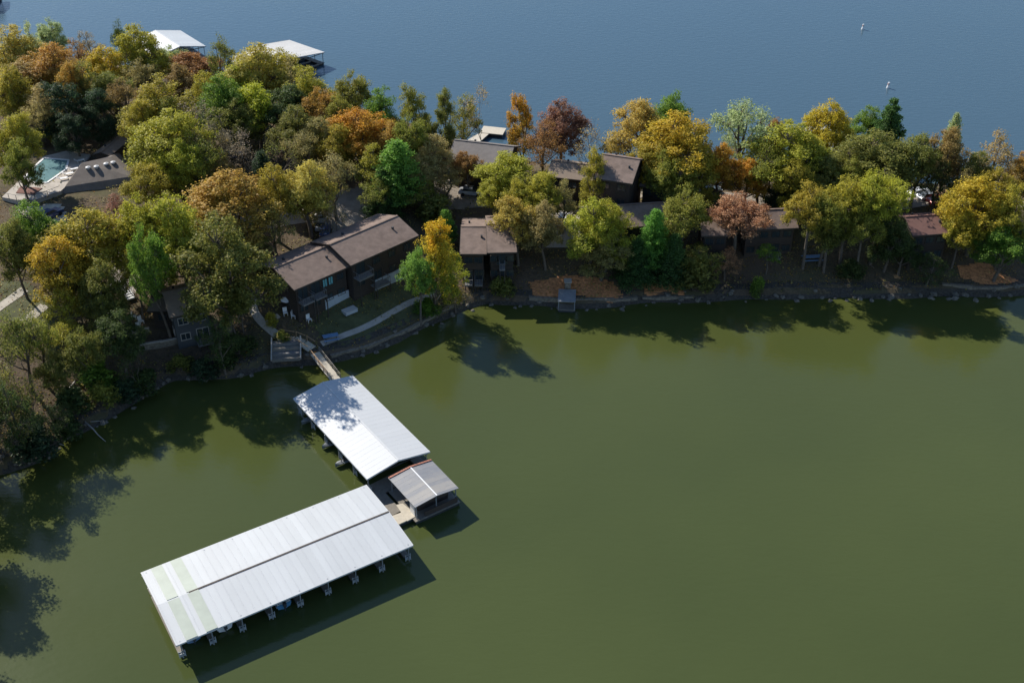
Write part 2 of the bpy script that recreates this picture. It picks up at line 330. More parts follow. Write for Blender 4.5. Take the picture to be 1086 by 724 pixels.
# terrain sheet runs on as the lake bed far out
ex = np.concatenate([[-2600, -1200, -500], gx, [500, 1200, 2600]]); ey = np.concatenate([[-2600, -500, 0], gy, [600, 1500, 2600]])
EZ = np.full((len(ey), len(ex)), -12.0); EZ[3:-3, 3:-3] = ZZ
for k in range(3): EZ[3:-3, k] = ZZ[:, 0]; EZ[3:-3, -1-k] = ZZ[:, -1]
EX, EY = np.meshgrid(ex, ey)
tag(grid_mesh('ground', EX, EY, EZ, 'ground'), kind='structure')
wx = np.concatenate([[-2600, -1000], np.arange(-260, 261, 2.5), [1000, 2600]]); wy = np.concatenate([[-2600, -400], np.arange(-10, 420, 2.5), [1200, 2600]])
WX, WY = np.meshgrid(wx, wy)
wo = grid_mesh('lake_water', WX, WY, np.zeros_like(WX), 'water'); tag(wo, kind='structure')
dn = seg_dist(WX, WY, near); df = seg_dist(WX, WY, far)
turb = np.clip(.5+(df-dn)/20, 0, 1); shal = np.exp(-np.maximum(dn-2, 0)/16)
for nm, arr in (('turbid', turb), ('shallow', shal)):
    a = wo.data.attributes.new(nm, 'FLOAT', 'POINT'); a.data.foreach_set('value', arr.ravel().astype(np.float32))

def drape_strip(name, pts, width, m, lift=.07, kind='structure', step=.7, cross=3):
    """path or road laid over the terrain, following a world polyline"""
    p = [Vector((a[0], a[1], 0)) for a in pts]; out = [p[0]]
    for a, b in zip(p, p[1:]):
        n = max(1, int((b-a).length/step)); out += [a.lerp(b, (k+1)/n) for k in range(n)]
    for _ in range(4): out = [out[0]]+[(out[i-1]+out[i]*2+out[i+1])/4 for i in range(1, len(out)-1)]+[out[-1]]
    mb = MB(); W = width if hasattr(width, '__len__') else (width, width)
    for i, q in enumerate(out):
        d = (out[min(i+1, len(out)-1)]-out[max(i-1, 0)]).normalized(); r = Vector((d.y, -d.x, 0)); ww = W[0]+(W[1]-W[0])*i/max(1, len(out)-1)
        for k in range(cross+1):
            s = q+r*ww*(k/cross-.5); mb.v.append((s.x, s.y, terr(s.x, s.y)+lift))
    n = cross+1
    for i in range(len(out)-1):
        for k in range(cross): a = i*n+k; mb.f.append((a+n, a+n+1, a+1, a))
    o = mb.build(name, m); 
    if kind: tag(o, kind=kind)
    return o
def drape_poly(name, poly, m, lift=.05, step=.8, wobble=.0, seed=0, kind='structure'):
    poly = np.array([q[:2] for q in poly]); x0, y0 = poly.min(0)-1; x1, y1 = poly.max(0)+1
    X, Y = np.meshgrid(np.arange(x0, x1, step), np.arange(y0, y1, step)); cx, cy = X+step/2, Y+step/2
    s = seg_dist(cx, cy, poly, True)*np.where(inside(cx, cy, poly), 1, -1)+wobble*wob(cx, cy, .9, seed)
    mb = MB(); ids = {}
    def vid(j, i):
        if (j, i) not in ids: ids[(j, i)] = len(mb.v); x, y = X[j, i], Y[j, i]; mb.v.append((x, y, terr(x, y)+lift))
        return ids[(j, i)]
    for j in range(X.shape[0]-1):
        for i in range(X.shape[1]-1):
            if s[j, i] > 0: mb.f.append((vid(j, i), vid(j, i+1), vid(j+1, i+1), vid(j+1, i)))
    return tag(mb.build(name, m), kind=kind)
def Gs(*pp): return [G(*p) for p in pp]

# lawns, roads, paths
drape_poly('lawn', Gs((330,345),(352,318),(440,300),(478,312),(470,328),(420,348),(380,362),(345,368)), 'lawn', .04, .8, .6, 1)
drape_poly('lawn', Gs((0,300),(30,298),(62,330),(90,350),(108,385),(60,380),(30,345),(0,335)), 'lawn', .04, .8, .8, 2)
drape_poly('leaf_bed', Gs((562,300),(600,291),(650,300),(660,314),(640,318),(564,316)), 'litter', .06, .35, .9, 3)
drape_poly('leaf_bed', Gs((680,300),(712,300),(724,310),(700,316),(686,314)), 'litter', .06, .35, .9, 4)
drape_poly('leaf_bed', Gs((1012,280),(1050,282),(1084,298),(1058,304),(1020,296)), 'litter', .06, .35, .9, 5)
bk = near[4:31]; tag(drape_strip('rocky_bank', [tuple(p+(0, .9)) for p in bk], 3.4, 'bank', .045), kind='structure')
drape_strip('road', Gs((-40,262),(40,252),(96,262),(140,292),(190,262),(262,238),(330,226),(385,214),(440,206),(500,212),(560,206),(640,206),(720,205),(800,212),(900,222),(1000,212),(1100,218)), 5.2, 'asphalt', .09)
drape_poly('parking_lot', Gs((330,238),(345,205),(392,196),(420,222),(398,238),(360,246)), 'asphalt', .06, .8, .5, 6)
drape_poly('parking_lot', Gs((118,268),(150,262),(162,300),(140,310),(122,300)), 'concrete', .06, .8, .4, 7)
drape_poly('parking_lot', Gs((20,222),(64,214),(72,232),(40,244)), 'concrete_w', .06, .8, .4, 8)
drape_poly('parking_lot', Gs((440,192),(520,188),(545,212),(470,224),(440,215)), 'asphalt', .06, .8, .5, 9)
drape_poly('parking_lot', Gs((578,225),(614,222),(616,262),(580,262)), 'concrete', .06, .8, .4, 10)
drape_strip('path', Gs((285,290),(272,303),(267,320),(270,333),(280,345),(296,358)), 1.3, 'concrete_w', .09)
drape_strip('path', Gs((280,345),(296,335)), 1.0, 'concrete_w', .10)
drape_strip('path', Gs((341,365),(362,357),(379,351),(400,341),(432,322),(462,312)), 1.1, 'concrete', .09)
drape_strip('path', Gs((-6,330),(8,320),(26,307)), 1.6, 'concrete_w', .09)
drape_strip('path', Gs((24,343),(36,334),(48,324)), 1.6, 'concrete_w', .09)

# ------------------------------------------------------------------ buildings
def gable_roof(mb, L, D, ze, rise, t=.22):
    """slab gable roof centred on origin, ridge along x"""
    y = D/2; x = L/2
    for s in (-1, 1):
        a = [(-x, s*y, ze), (x, s*y, ze), (x, 0, ze+rise), (-x, 0, ze+rise)]
        n = len(mb.v); mb.v += a+[(p[0], p[1], p[2]-t) for p in a]
        q = [(0,1,2,3),(7,6,5,4),(0,4,5,1),(1,5,6,2),(3,2,6,7),(0,3,7,4)]
        mb.f += [tuple(n+i for i in (f if s < 0 else f[::-1])) for f in q]
def window(parent, c, w_, h_, side='front', pane='glass', frame='trim_light', nm='window'):
    """frame + pane; c is the centre on the wall plane. side: front (-y), left (-x), right (+x)"""
    f = MB(); t = .09; dp = .06
    def bx(dx, dz, sx, sz, th, off):
        if side == 'front': f.box((c[0]+dx, c[1]-off, c[2]+dz), (sx, th, sz))
        elif side == 'back': f.box((c[0]+dx, c[1]+off, c[2]+dz), (sx, th, sz))
        elif side == 'left': f.box((c[0]-off, c[1]+dx, c[2]+dz), (th, sx, sz))
        else: f.box((c[0]+off, c[1]+dx, c[2]+dz), (th, sx, sz))
    bx(0, h_/2-t/2, w_, t, dp*2, dp); bx(0, -h_/2+t/2, w_+.1, t, dp*2.6, dp); bx(-w_/2+t/2, 0, t, h_-2*t, dp*2, dp); bx(w_/2-t/2, 0, t, h_-2*t, dp*2, dp); bx(0, 0, .06, h_-2*t, dp*1.7, dp)
    fo = f.build(nm, frame, parent); f = MB(); bx(0, 0, w_-2*t, h_-2*t, .03, .03); f.build('pane', pane, fo); return fo
def balcony(parent, x0, x1, yf, z, out=1.6, rail='rail', ground=None):
    b = MB(); b.box(((x0+x1)/2, yf-out/2, z-.1), (x1-x0, out, .2)); bo = b.build('balcony', rail, parent)
    r = MB(); y = yf-out+.05
    for k in range(int((x1-x0)/.35)+1): xx = x0+.05+k*(x1-x0-.1)/int((x1-x0)/.35); r.box((xx, y, z+.5), (.05, .05, 1.0))
    for zz in (.08, 1.02): r.box(((x0+x1)/2, y, z+zz), (x1-x0, .08, .07))
    for xx in (x0+.04, x1-.04): r.box((xx, yf-out/2, z+1.02), (.07, out-.1, .07)); r.box((xx, yf-out/2, z+.5), (.04, .04, 1.))
    r.build('railing', rail, bo)
    if ground is not None:
        for xx in (x0+.1, x1-.1): MB().box((xx, y+.05, (z-.2+ground)/2), (.14, .14, z-.2-ground)).build('balcony_post', 'trim_dark', bo)
def building(name, label, Apx, Bpx, ze, depth, rise, roof='shingle', wall='siding', len_=None, ext=(0, 0), floors=2, bays=4, bal=(), found=0, cyan=(), over=.55, cat='house', chimney=None, group=None, wcol='trim_dark', rear=False, turn=0.0, gableL=True):
    """front eave runs from pixel A to pixel B at height ze"""
    A = Vector(P(*Apx, ze)); B = Vector(P(*Bpx, ze)); u = (B-A).normalized(); yaw = math.atan2(u.y, u.x)+turn; u = Vector((math.cos(yaw), math.sin(yaw)))
    A = A-u*ext[0]; L = ((B-A).length if len_ is None else len_)+ext[1]
    n = Vector((-u.y, u.x)); c = A+u*L/2+n*depth/2
    zs = [terr(*(c+u*a*L/2+n*b*depth/2)) for a in (-1, 0, 1) for b in (-1, 0, 1)]; zb = min(zs)-.3; zf = min(terr(*(c+u*a*L/2-n*depth/2)) for a in (-1, 0, 1))
    t = thing(name, label, cat, (c.x, c.y, zb), yaw, group); h = ze-zb
    rf = MB(); gable_roof(rf, L, depth, h, rise); ro = rf.build('roof', roof, t)
    rc = MB(); rc.box((0, 0, h+rise+.03), (L, .35, .08)); rc.build('ridge_cap', roof, ro)
    fa = MB()
    for s in (-1, 1):
        fa.box((0, s*(depth/2+.03), h-.13), (L+.06, .06, .24))
        for e in (-1, 1): fa.bar((e*(L/2+.035), s*(depth/2), h-.12), (e*(L/2+.035), 0, h+rise-.12), .06, .24)
    fa.build('fascia', 'trim_dark', ro)
    x, y = L/2-over, depth/2-over; top = h-.24+rise*over/(depth/2)
    wl = MB(); n0 = len(wl.v); apex = top+rise*(y)/(depth/2)
    wl.v += [(-x, -y, 0), (x, -y, 0), (x, y, 0), (-x, y, 0), (-x, -y, top), (x, -y, top), (x, y, top), (-x, y, top), (-x, 0, apex-.03), (x, 0, apex-.03)]
    wl.f += [(3,2,1,0), (0,1,5,4), (2,3,7,6), (1,2,6,9,5), (3,0,4,8,7), (4,5,9,8), (6,7,8,9)]
    wo_ = wl.build('wall', wall, t)
    if found:
        fb = MB(); fb.box((0, -y-.03, (zf-zb)+found/2-.3), (2*x+.05, .08, found+.6)); fb.build('foundation', 'foundation', t)
    fh = 2.75
    for f_ in range(floors):
        zc = top-1.35-f_*fh
        if zc < .8: break
        for k in range(bays):
            xc = -x+(k+.5)*2*x/bays
            if (f_, k) in bal:
                window(t, (xc, -y, zc-.15), 1.9, 2.1, 'front', 'glass', wcol, 'glass_door'); balcony(t, xc-x/bays+.15, xc+x/bays-.15, -y, zc-1.25, ground=zf-zb-.3 if f_ == floors-1 or True else None)
            elif (f_, k) in cyan:
                for dx in (-.55, .55): window(t, (xc+dx, -y, zc), .95, 1.5, 'front', 'glass_cyan', 'trim_dark')
            else: window(t, (xc, -y, zc), 1.5, 1.25, 'front', 'glass', wcol)
        for s in ('left', 'right'):
            for dy in (-y*.45, y*.45): window(t, ((-x if s == 'left' else x), dy, zc), 1.1, 1.2, s, 'glass', wcol)
    for k in range(max(2, int(L/5))):
        vx = -L/2+(k+.6)*L/max(2, int(L/5)); vy = (-1)**k*depth*.2; MB().box((vx, vy, h+rise*.6+.15), (.3, .3, .5)).build('roof_vent', 'darksteel', ro)
    if chimney:
        cx, cy = chimney; cm = MB(); cm.box((cx, cy, h+rise*.7), (.9, .9, rise+1.2)); cm.box((cx, cy, h+rise*1.2+.55), (1.1, 1.1, .15)); cm.build('chimney', 'siding2', ro)
    return t, (L, depth, h, x, y, top, zf-zb)

main, mi = building('condo_building', 'long brown two block condo nearest the boat docks, its left block', (312,307.5), (371.2,282), 9.8, 10.6, 1.65, bays=4, floors=3, bal=((0,0),(0,1)), cyan=((0,2),), found=0, cat='condo building', group='brown gabled condo buildings')
main['label'] = 'brown roofed condo block nearest the dock gangway, with bright cyan windows'
tF = mi
mb = MB(); mb.box((mi[3]*.55, -mi[4]-.05, mi[6]+1.0), (4.6, .1, 2.6)); mb.build('basement_wall', 'foundation', main)
main2, mi2 = building('condo_building', 'brown roofed condo block right of its twin, roof striped by tree shadows', (372,281.5), (444,249.5), 10.7, 10.6, 1.65, bays=4, floors=3, bal=((0,0),(1,1)), cat='condo building', group='brown gabled condo buildings')
mb = MB(); mb.box((mi2[3]*.25, -mi2[4]-.05, mi2[6]+1.2), (7.6, .1, 2.4)); bw = mb.build('basement_wall', 'foundation', main2)
window(main2, (mi2[3]*.45, -mi2[4]-.1, mi2[6]+1.3), 1.2, 1.2)

building('lake_cottage', 'small tan roofed house half under the big green tree at left', (179.7,337), (214,329.5), 8.6, 9.2, 1.8, roof='shingle_tan', wall='blue_siding', bays=2, floors=2, bal=((1,1),), wcol='trim_light', ext=(0, 1.5))
t, ii = building('cottage_wing', 'low tan roofed wing on the left side of the small shaded cottage', (163,330), (179,335.5), 7.4, 6.5, 1.1, roof='shingle_tan', wall='siding', bays=1, floors=2, ext=(1.0, 0), cat='house wing', turn=R(28))
building('condo_building', 'brown roofed condo between the orange topped tree and the tan tree, left half', (487.7,269.2), (516,269.2), 8.0, 12.6, 1.7, bays=2, floors=2, bal=((1,0),(1,1)), cat='condo building', group='brown gabled condo buildings', wall='siding2')
building('condo_building', 'brown condo half hidden by the tan tree, stepped up beside its neighbour', (517,268), (548,267.3), 8.6, 13.0, 1.8, bays=3, floors=2, bal=((0,1),), cat='condo building', group='brown gabled condo buildings')
building('lodge_building', 'grey roofed building on the far shore beside the pale swim dock', (474,170), (538,177.5), 12.2, 9.5, 2.0, roof='shingle_grey', bays=4, floors=2, group='brown gabled condo buildings', wall='siding', cat='condo building')
building('pavilion_house', 'tall brown roofed house with dark gable end behind the narrow olive tree', (635.5,189.7), (670.5,194.9), 15.0, 10.5, 2.2, bays=2, floors=3, ext=(1, 0), cat='house')
building('pavilion_wing', 'low long roofed wing left of the tall dark gabled house', (580,187), (634,193), 11.2, 7.5, 1.4, roof='shingle_tan', bays=3, floors=1, cat='house wing')
building('pavilion_wing', 'dark walled wing right of the tall gabled house under the big gold tree', (678,197), (718,203), 12.0, 9.0, 1.6, bays=3, floors=2, cat='house wing', bal=((1,1),))
building('condo_building', 'flat looking brown roof behind the lime yellow tree in front of the dark gabled house', (648,242), (712,238), 9.6, 8.6, 2.0, bays=5, floors=2, ext=(4, 0), cat='condo building', group='brown gabled condo buildings', wall='siding')
building('condo_building', 'brown roofed condo left of the rose red tree', (744,250), (775,250), 8.9, 6.5, 1.5, bays=2, floors=2, bal=((1,1),), ext=(0, 0), cat='condo building', group='brown gabled condo buildings', wall='siding')
building('condo_building', 'brown roofed condo right of the rose red tree', (790,244.5), (847,241.5), 8.9, 7.4, 1.8, bays=4, floors=2, bal=((1,2),), cat='condo building', group='brown gabled condo buildings', wall='siding2')
building('condo_building', 'reddish roof between the lime tree and the big gold tree at right', (968,250), (1010,247), 9.2, 7.6, 1.6, roof='shingle_red', bays=3, floors=2, cat='condo building', group='brown gabled condo buildings', wall='siding')
building('storage_shed', 'grey roofed shed among the bare trees under the dark green oak', (252,136), (284,131), 9.8, 7.5, 1.6, roof='shingle_grey', bays=2, floors=1, cat='shed')
building('pool_shelter', 'long narrow tan roof above the round roof vents by the pool', (117,165.5), (143,143.5), 10.8, 3.6, .6, roof='shingle_tan', bays=3, floors=1, cat='shelter', wall='siding2', over=.3)
CZ = 10.0
ft = [Vector((*P(*p, CZ), 0)) for p in ((69,198),(84,176),(125,162),(140,187))]; cc = sum(ft, Vector())/4
club = thing('clubhouse', 'wide low clubhouse beside the pool with four pale roof vents', 'clubhouse', (cc.x, cc.y, 3.5))
lo_ = [cc+(p-cc)*(1+2.6/(p-cc).length) for p in ft]; n = 4; mb = MB(); zt = CZ-3.5; zb_ = zt-2.0
mb.v = [(p.x-cc.x, p.y-cc.y, zt) for p in ft]+[(p.x-cc.x, p.y-cc.y, zb_) for p in lo_]+[(p.x-cc.x, p.y-cc.y, zb_-.25) for p in lo_]
ra = (mb.v[0][0]+mb.v[1][0])/2*.55+(0)*1, (mb.v[0][1]+mb.v[1][1])/2*.55; rb = (mb.v[2][0]+mb.v[3][0])/2*.55, (mb.v[2][1]+mb.v[3][1])/2*.55
mb.v += [(*ra, zt+2.1), (*rb, zt+2.1)]
mb.f = [(0,12,1), (1,12,13,2), (2,13,3), (3,13,12,0)]+[(i, (i+1) % 4, 4+(i+1) % 4, 4+i) for i in range(4)]+[(4+i, 4+(i+1) % 4, 8+(i+1) % 4, 8+i) for i in range(4)]+[(8,9,10,11)]
cr_ = mb.build('roof', 'shingle_club', club)
wl_ = [cc+(p-cc)*(1+1.6/(p-cc).length) for p in ft]; mb = MB().prism([(p.x-cc.x, p.y-cc.y) for p in wl_][::-1], 0, zb_-.2); mb.build('wall', 'siding', club)
a_, b_ = wl_[0]-cc, wl_[3]-cc; dd = (b_-a_)
for k in range(5):
    q = a_+dd*((k+.5)/5); m_ = MB(); o_ = Vector((dd.y, -dd.x, 0)).normalized()*.04
    m_.box((q.x+o_.x, q.y+o_.y, zb_-1.5), (1.6, .1, 1.2), math.atan2(dd.y, dd.x)); fo = m_.build('window', 'trim_dark', club)
    MB().box((q.x+2*o_.x, q.y+2*o_.y, zb_-1.5), (1.4, .1, 1.0), math.atan2(dd.y, dd.x)).build('pane', 'glass', fo)
for px, py in ((93.7,180),(102.5,179),(112.8,176),(120.3,174.5)):
    q = Vector((*P(px, py-1, CZ+1.4), 0))-cc; v = MB(); v.tube([(q.x, q.y, zt-.05), (q.x, q.y, zt+1.5)], [.28, .28], 10); v.tube([(q.x, q.y, zt+1.5), (q.x, q.y, zt+1.75), (q.x, q.y, zt+1.9)], [.48, .46, .12], 10)
    v.build('roof_vent', 'white_trim', cr_)

# pergola behind the reddish roof
x, y, z = G(1004, 222); t = thing('pergola', 'tan timber deck frame beside the gold tree behind the reddish roof', 'pergola', (x, y, z), R(8))
for k, (a, b) in enumerate(((-2, -1.5), (2, -1.5), (-2, 1.5), (2, 1.5))): MB().box((a, b, 1.4), (.16, .16, 2.8)).build('post', 'wood_tan', t)
mb = MB()
for k in range(9): mb.box((-2.2+k*.55, 0, 2.9), (.1, 3.8, .18))
for s in (-1.5, 1.5): mb.box((0, s, 2.74), (4.8, .1, .16))
mb.build('rafters', 'wood_tan', t)

# ------------------------------------------------------------------ pool
pz = max(G(30, 190)[2], G(60, 185)[2], G(60, 200)[2], G(80,172)[2])+.15
dk = [P(*p, pz) for p in ((2,209),(22,190),(46,166),(70,160),(96,164),(80,188),(64,203),(38,212),(18,212.5))]
tag(MB().prism(dk[::-1] if False else dk, pz-2.2, pz).build('pool_deck', 'concrete'), kind='structure')
pl = [P(*p, pz) for p in ((27,188),(37,177),(47,168),(73,170),(70,180),(50,194),(38,194.5))]
t = thing('swimming_pool', 'turquoise swimming pool on the pale deck beside the clubhouse', 'swimming pool', (*pl[0], pz))
o = [(p[0]-pl[0][0], p[1]-pl[0][1]) for p in pl]; MB().prism(o, .02, .05).build('pool_water', 'poolblue', t)
cp = MB()
for a, b in zip(o, o[1:]+o[:1]): cp.bar((*a, .06), (*b, .06), .35, .12)
cp.build('coping', 'white_paint', t)
mt = [P(*p, pz) for p in ((17,205),(22,198),(45,200),(36,206.5))]; tag(MB().prism(mt, pz+.01, pz+.12).build('sun_deck', 'mat_brown'), 'sunken red brown timber deck at the near end of the pool', 'deck')
fn = [P(*p, pz) for p in ((2,210),(18,213),(38,213),(64,203.5))]
t = thing('pool_fence', 'thin dark railing round the near edge of the pool deck', 'fence', (*fn[0], pz)); mb = MB(); ps = []
for a, b in zip(fn, fn[1:]):
    n = max(2, int(math.dist(a, b)/1.8))
    for k in range(n): ps.append((a[0]+(b[0]-a[0])*k/n-fn[0][0], a[1]+(b[1]-a[1])*k/n-fn[0][1]))
    for zz in (.15, 1.1): mb.bar((a[0]-fn[0][0], a[1]-fn[0][1], zz), (b[0]-fn[0][0], b[1]-fn[0][1], zz), .05)
for p in ps: MB().box((p[0], p[1], .55), (.07, .07, 1.1)).build('post', 'darksteel', t)
mb.build('rail', 'darksteel', t)
def lounger():
    t = thing('pool_lounger', 'white pool lounger on the pale deck', 'lounger', group='loungers round the pool')
    MB().box((0, .35, .35), (.6, 1.3, .08)).build('seat', 'white_paint', t)
    MB().bar((0, -.28, .36), (0, -.8, .75), .6, .07).build('backrest', 'white_paint', t)
    mb = MB(); [mb.box((a, b, .16), (.05, .05, .32)) for a in (-.27, .27) for b in (-.25, .95)]; mb.build('legs', 'white_paint', t); return t
l0 = lounger(); first = True
for (px, py, a, lab) in ((77,181,.3,'white lounger on the right side of the pool, nearest the clubhouse wall'),(72,186,.35,'white lounger beside the near right pool edge'),(66,191,.3,'white lounger nearest the sunken deck on the pool terrace'),(84,172,.4,'white lounger at the far right corner of the pool deck')):
    o = l0 if first else copy_tree(l0); first = False; o.location = (*P(px, py, pz), pz); o.rotation_euler = (0, 0, a-1.4); o['label'] = lab

# ------------------------------------------------------------------ docks
def covered_dock(name, label, c, yaw, L, W, ze=3.0, rise=.95, roof='white_metal', fingers=8, main_side=1, skylights=False, cap='gap', posts=True, group='covered boat docks', frames=True, cap_from=-.5, cap_to=.5, rust=False):
    t = thing(name, label, 'boat dock', (c[0], c[1], 0), yaw, group)
    rf = MB(); gable_roof(rf, L, W, ze, rise, .1); ro = rf.build('roof', roof, t)
    rc = MB(); rc.box(((cap_from+cap_to)/2*L, 0, ze+rise+.025), ((cap_to-cap_from)*L, .22, .05)); rc.build('ridge_cap', cap, ro)
    tr = MB()
    for s in (-1, 1):
        tr.box((0, s*(W/2+.02), ze-.1), (L+.04, .04, .2))
        for e in (-1, 1): tr.bar((e*(L/2+.02), s*W/2, ze-.08), (e*(L/2+.02), 0, ze+rise-.08), .04, .22)
    tr.build('edge_trim', 'white_trim', ro)
    if skylights:
        for k in range(2):
            for s in (-1, 1):
                x0 = -L/2+1.15+k*2.3; x1 = x0+1.3; y0 = s*.12; y1 = s*(W/2-.03); up = .02
                za = ze+rise*(1-abs(y0)/(W/2))+up; zb = ze+rise*(1-abs(y1)/(W/2))+up
                q = [(x0, y0, za), (x1, y0, za), (x1, y1, zb), (x0, y1, zb)]
                m = MB(); n = 0; m.v += q+[(p[0], p[1], p[2]+.03) for p in q]; m.f += [(0,1,2,3),(7,6,5,4),(0,4,5,1),(1,5,6,2),(2,6,7,3),(3,7,4,0)]
                m.build('skylight_panel', 'skylight', ro)
    if rust:
        m = MB()
        for s in (-1, 1): m.bar((-L/2+.05, s*(W/2-.05), ze+.06), (-L/2+.05, 0, ze+rise+.06), .35, .05)
        m.build('rusty_edge', 'rust', ro)
    # deck
    s = main_side; dw = 1.4
    d = MB(); d.box((0, s*(W/2-.9), .5), (L-.4, dw, .14)); d.build('main_walkway', 'dockwood', t)
    fl = MB(); fl.box((0, s*(W/2-.9), .2), (L-.8, dw-.2, .46)); fl.build('float', 'foam', t)
    FL = W-2.2
    for k in range(fingers+1):
        x = -L/2+.5+k*(L-1.0)/fingers
        f = MB(); f.box((x, -s*.35, .5), (.7, FL-.7, .12)); fo = f.build('finger_walkway', 'dockwood', t)
        g = MB(); g.box((x, -s*.35, .2), (.55, FL-1.1, .44)); g.build('float', 'foam', fo)
        ye = -s*(W/2-.35)
        if posts:
            p = MB(); p.box((x, ye, ze/2+.2), (.12, .12, ze-.3)); p.build('post', 'steel', t)
            p = MB(); p.box((x, s*(W/2-.35), ze/2+.2), (.12, .12, ze-.3)); p.build('post', 'steel', t)
        if frames:   # end ladder frame of each finger
            m = MB(); yo = -s*(W/2-.62)
            for dx in (-.34, .34): m.box((x+dx, yo, .7), (.08, .08, 1.0))
            m.box((x, yo, .55), (.74, .1, .42)); m.box((x, yo, 1.05), (.74, .06, .08)); m.build('ladder_frame', 'frame_grey', fo)
    bm_ = MB()
    for q in (-1, 1): bm_.box((0, q*(W/2-.35), ze-.32), (L-.3, .1, .22))
    for k in range(fingers+1):
        x = -L/2+.5+k*(L-1.0)/fingers; bm_.box((x, 0, ze-.3), (.08, W-.9, .16)); bm_.bar((x, -W/2+.4, ze-.2), (x, 0, ze+rise-.25), .06); bm_.bar((x, W/2-.4, ze-.2), (x, 0, ze+rise-.25), .06)
    bm_.build('truss', 'darksteel', t)
    return t
covered_dock('covered_dock', 'large white metal roofed boat dock at lower left with two pale green panels', (-27.82, 97.5), R(32), 29.3, 12.9, 3.0, .4, 'white_metal', 8, 1, True, 'gap', cap_from=-.375, cap_to=.5)
covered_dock('covered_dock', 'white roofed boat dock joined to the gangway, blue shadow on one corner', (-21.1, 123.35), R(-54.6), 21.35, 9.6, 3.0, .85, 'white_metal_clean', 5, 1, False, 'white_trim')

# small grey roofed dock
sdc = (-11.5, 111.25); t = thing('fuel_dock', 'small grey metal roofed dock building with rusty edge between the big docks', 'dock building', (*sdc, 0), R(-55.5), 'covered boat docks')
L, W, ze, rise = 6.9, 6.5, 2.9, .36
rf = MB(); gable_roof(rf, L, W, ze, rise, .08); ro = rf.build('roof', 'old_metal', t)
MB().box((0, 0, ze+rise+.03), (L, .16, .05)).build('ridge_cap', 'white_paint', ro)
m = MB(); [m.bar((-L/2+.14, s*(W/2-.02), ze+.09), (-L/2+.14, 0, ze+rise+.07), .26, .05) for s in (-1, 1)]; m.build('rusty_edge', 'rust', ro)
m = MB(); m.box((0, 0, .5), (L+.2, W+.2, .16)); m.build('platform', 'dockwood', t)
m = MB(); m.box((0, 0, .2), (L, W, .44)); m.build('float', 'foam', t)
m = MB(); m.box((-.3, .2, 1.5), (L-2.2, W-2.0, 1.85)); m.build('wall', 'siding2', t)
m = MB(); m.box((L/2-.1, .6, .95), (.1, W-1.6, .8)); m.build('counter', 'siding2', t)
for a in (-1, 1):
    for b in (-1, 0, 1): MB().box((a*(L/2-.3), b*(W/2-.3), 1.75), (.12, .12, 2.35)).build('post', 'steel', t)
MB().box((L/2-1.4, -W/2+.35, 1.45), (1.1, .06, 1.7)).build('notice_board', 'white_paint', t)
# pale walkways linking the docks
def slab(name, label, pxs, z, m, cat='walkway', th=.16, group=None):
    q = [P(*p, z) for p in pxs]; c = (sum(a[0] for a in q)/len(q), sum(a[1] for a in q)/len(q)); t = thing(name, label, cat, (*c, 0), 0, group)
    MB().prism([(a[0]-c[0], a[1]-c[1]) for a in q], z-th, z).build('deck', m, t)
    MB().prism([((a[0]-c[0])*.94, (a[1]-c[1])*.94) for a in q], -.1, z-th-.01).build('float', 'foam', t); return t
slab('dock_walkway', 'sunlit pale walkway from the small grey dock down to open water', ((420,535),(427,533.5),(443,546),(432,552)), .64, 'pale_deck')
slab('dock_walkway', 'pale walkway joining the large lower dock to its neighbours', ((412,548),(431,541),(436,549.5),(421,556.5)), .60, 'pale_deck')
slab('dock_walkway', 'shaded grey walkway under the gable end of the gangway dock', ((388,516),(432,494),(440,503),(402,526)), .60, 'dockwood')
slab('dock_walkway', 'narrow shaded walkway between the two white roofed docks', ((391,519),(402,515),(426,541),(416,546)), .56, 'dockwood')

# boats in slips of the large dock
def boat(label, hull, loc, rz, l=5.6, w_=2.2):
    t = thing('motor_boat', label, 'boat', loc, rz, 'boats in the dock slips')
    mb = MB(); sec = [(-l/2, w_*.42), (-l*.2, w_*.5), (l*.15, w_*.48), (l*.38, w_*.28), (l/2, .04)]
    for x, hw in sec:
        mb.v += [(x, -hw, .75), (x, -hw*.8, .1), (x, 0, -.15), (x, hw*.8, .1), (x, hw, .75)]
    for i in range(len(sec)-1):
        for k in range(4): a = i*5+k; mb.f.append((a, a+1, a+6, a+5))
    mb.f.append((0, 1, 2, 3, 4)); mb.build('hull', hull, t)
    d = MB(); d.poly([(x, -hw*.93, .70) for x, hw in sec[2:]]+[(x, hw*.93, .70) for x, hw in sec[2:][::-1]]); d.box((-l*.12, 0, .32), (l*.72, w_*.82, .06)); d.build('deck', 'white_paint', t)
    MB().box((-l*.05, .45, .62), (.6, .55, .55)).box((-l*.05, -.45, .62), (.6, .55, .55)).build('seat', 'pale_blue', t)
    MB().box((-l/2+.35, 0, .62), (.55, w_*.75, .4)).build('stern_bench', 'white_paint', t)
    MB().bar((l*.14, -.8, .85), (l*.14, .8, .85), .05, .45).build('windscreen', 'glass', t)
    mo = MB(); mo.box((-l/2-.25, 0, .85), (.45, .35, .55)); mo.box((-l/2-.25, 0, .2), (.18, .12, .9)); mo.build('outboard_motor', 'darksteel', t)
    return t
ca, sa = math.cos(R(32)), math.sin(R(32))
def d1(x, y): return (-27.82+x*ca-y*sa, 97.5+x*sa+y*ca)
for (x, hull, lab, yy) in ((-12.35, 'pale_blue', 'pale boat in the left most slip of the large white roofed dock', -1.5), (-8.75, 'white_paint', 'white boat in the second slip from the left of the large dock', -1.8), (-1.7, 'blue_paint', 'blue hulled boat in the slip near the middle of the large dock', -2.2)):
    boat(lab, hull, (*d1(x, yy), .12), R(32+90))
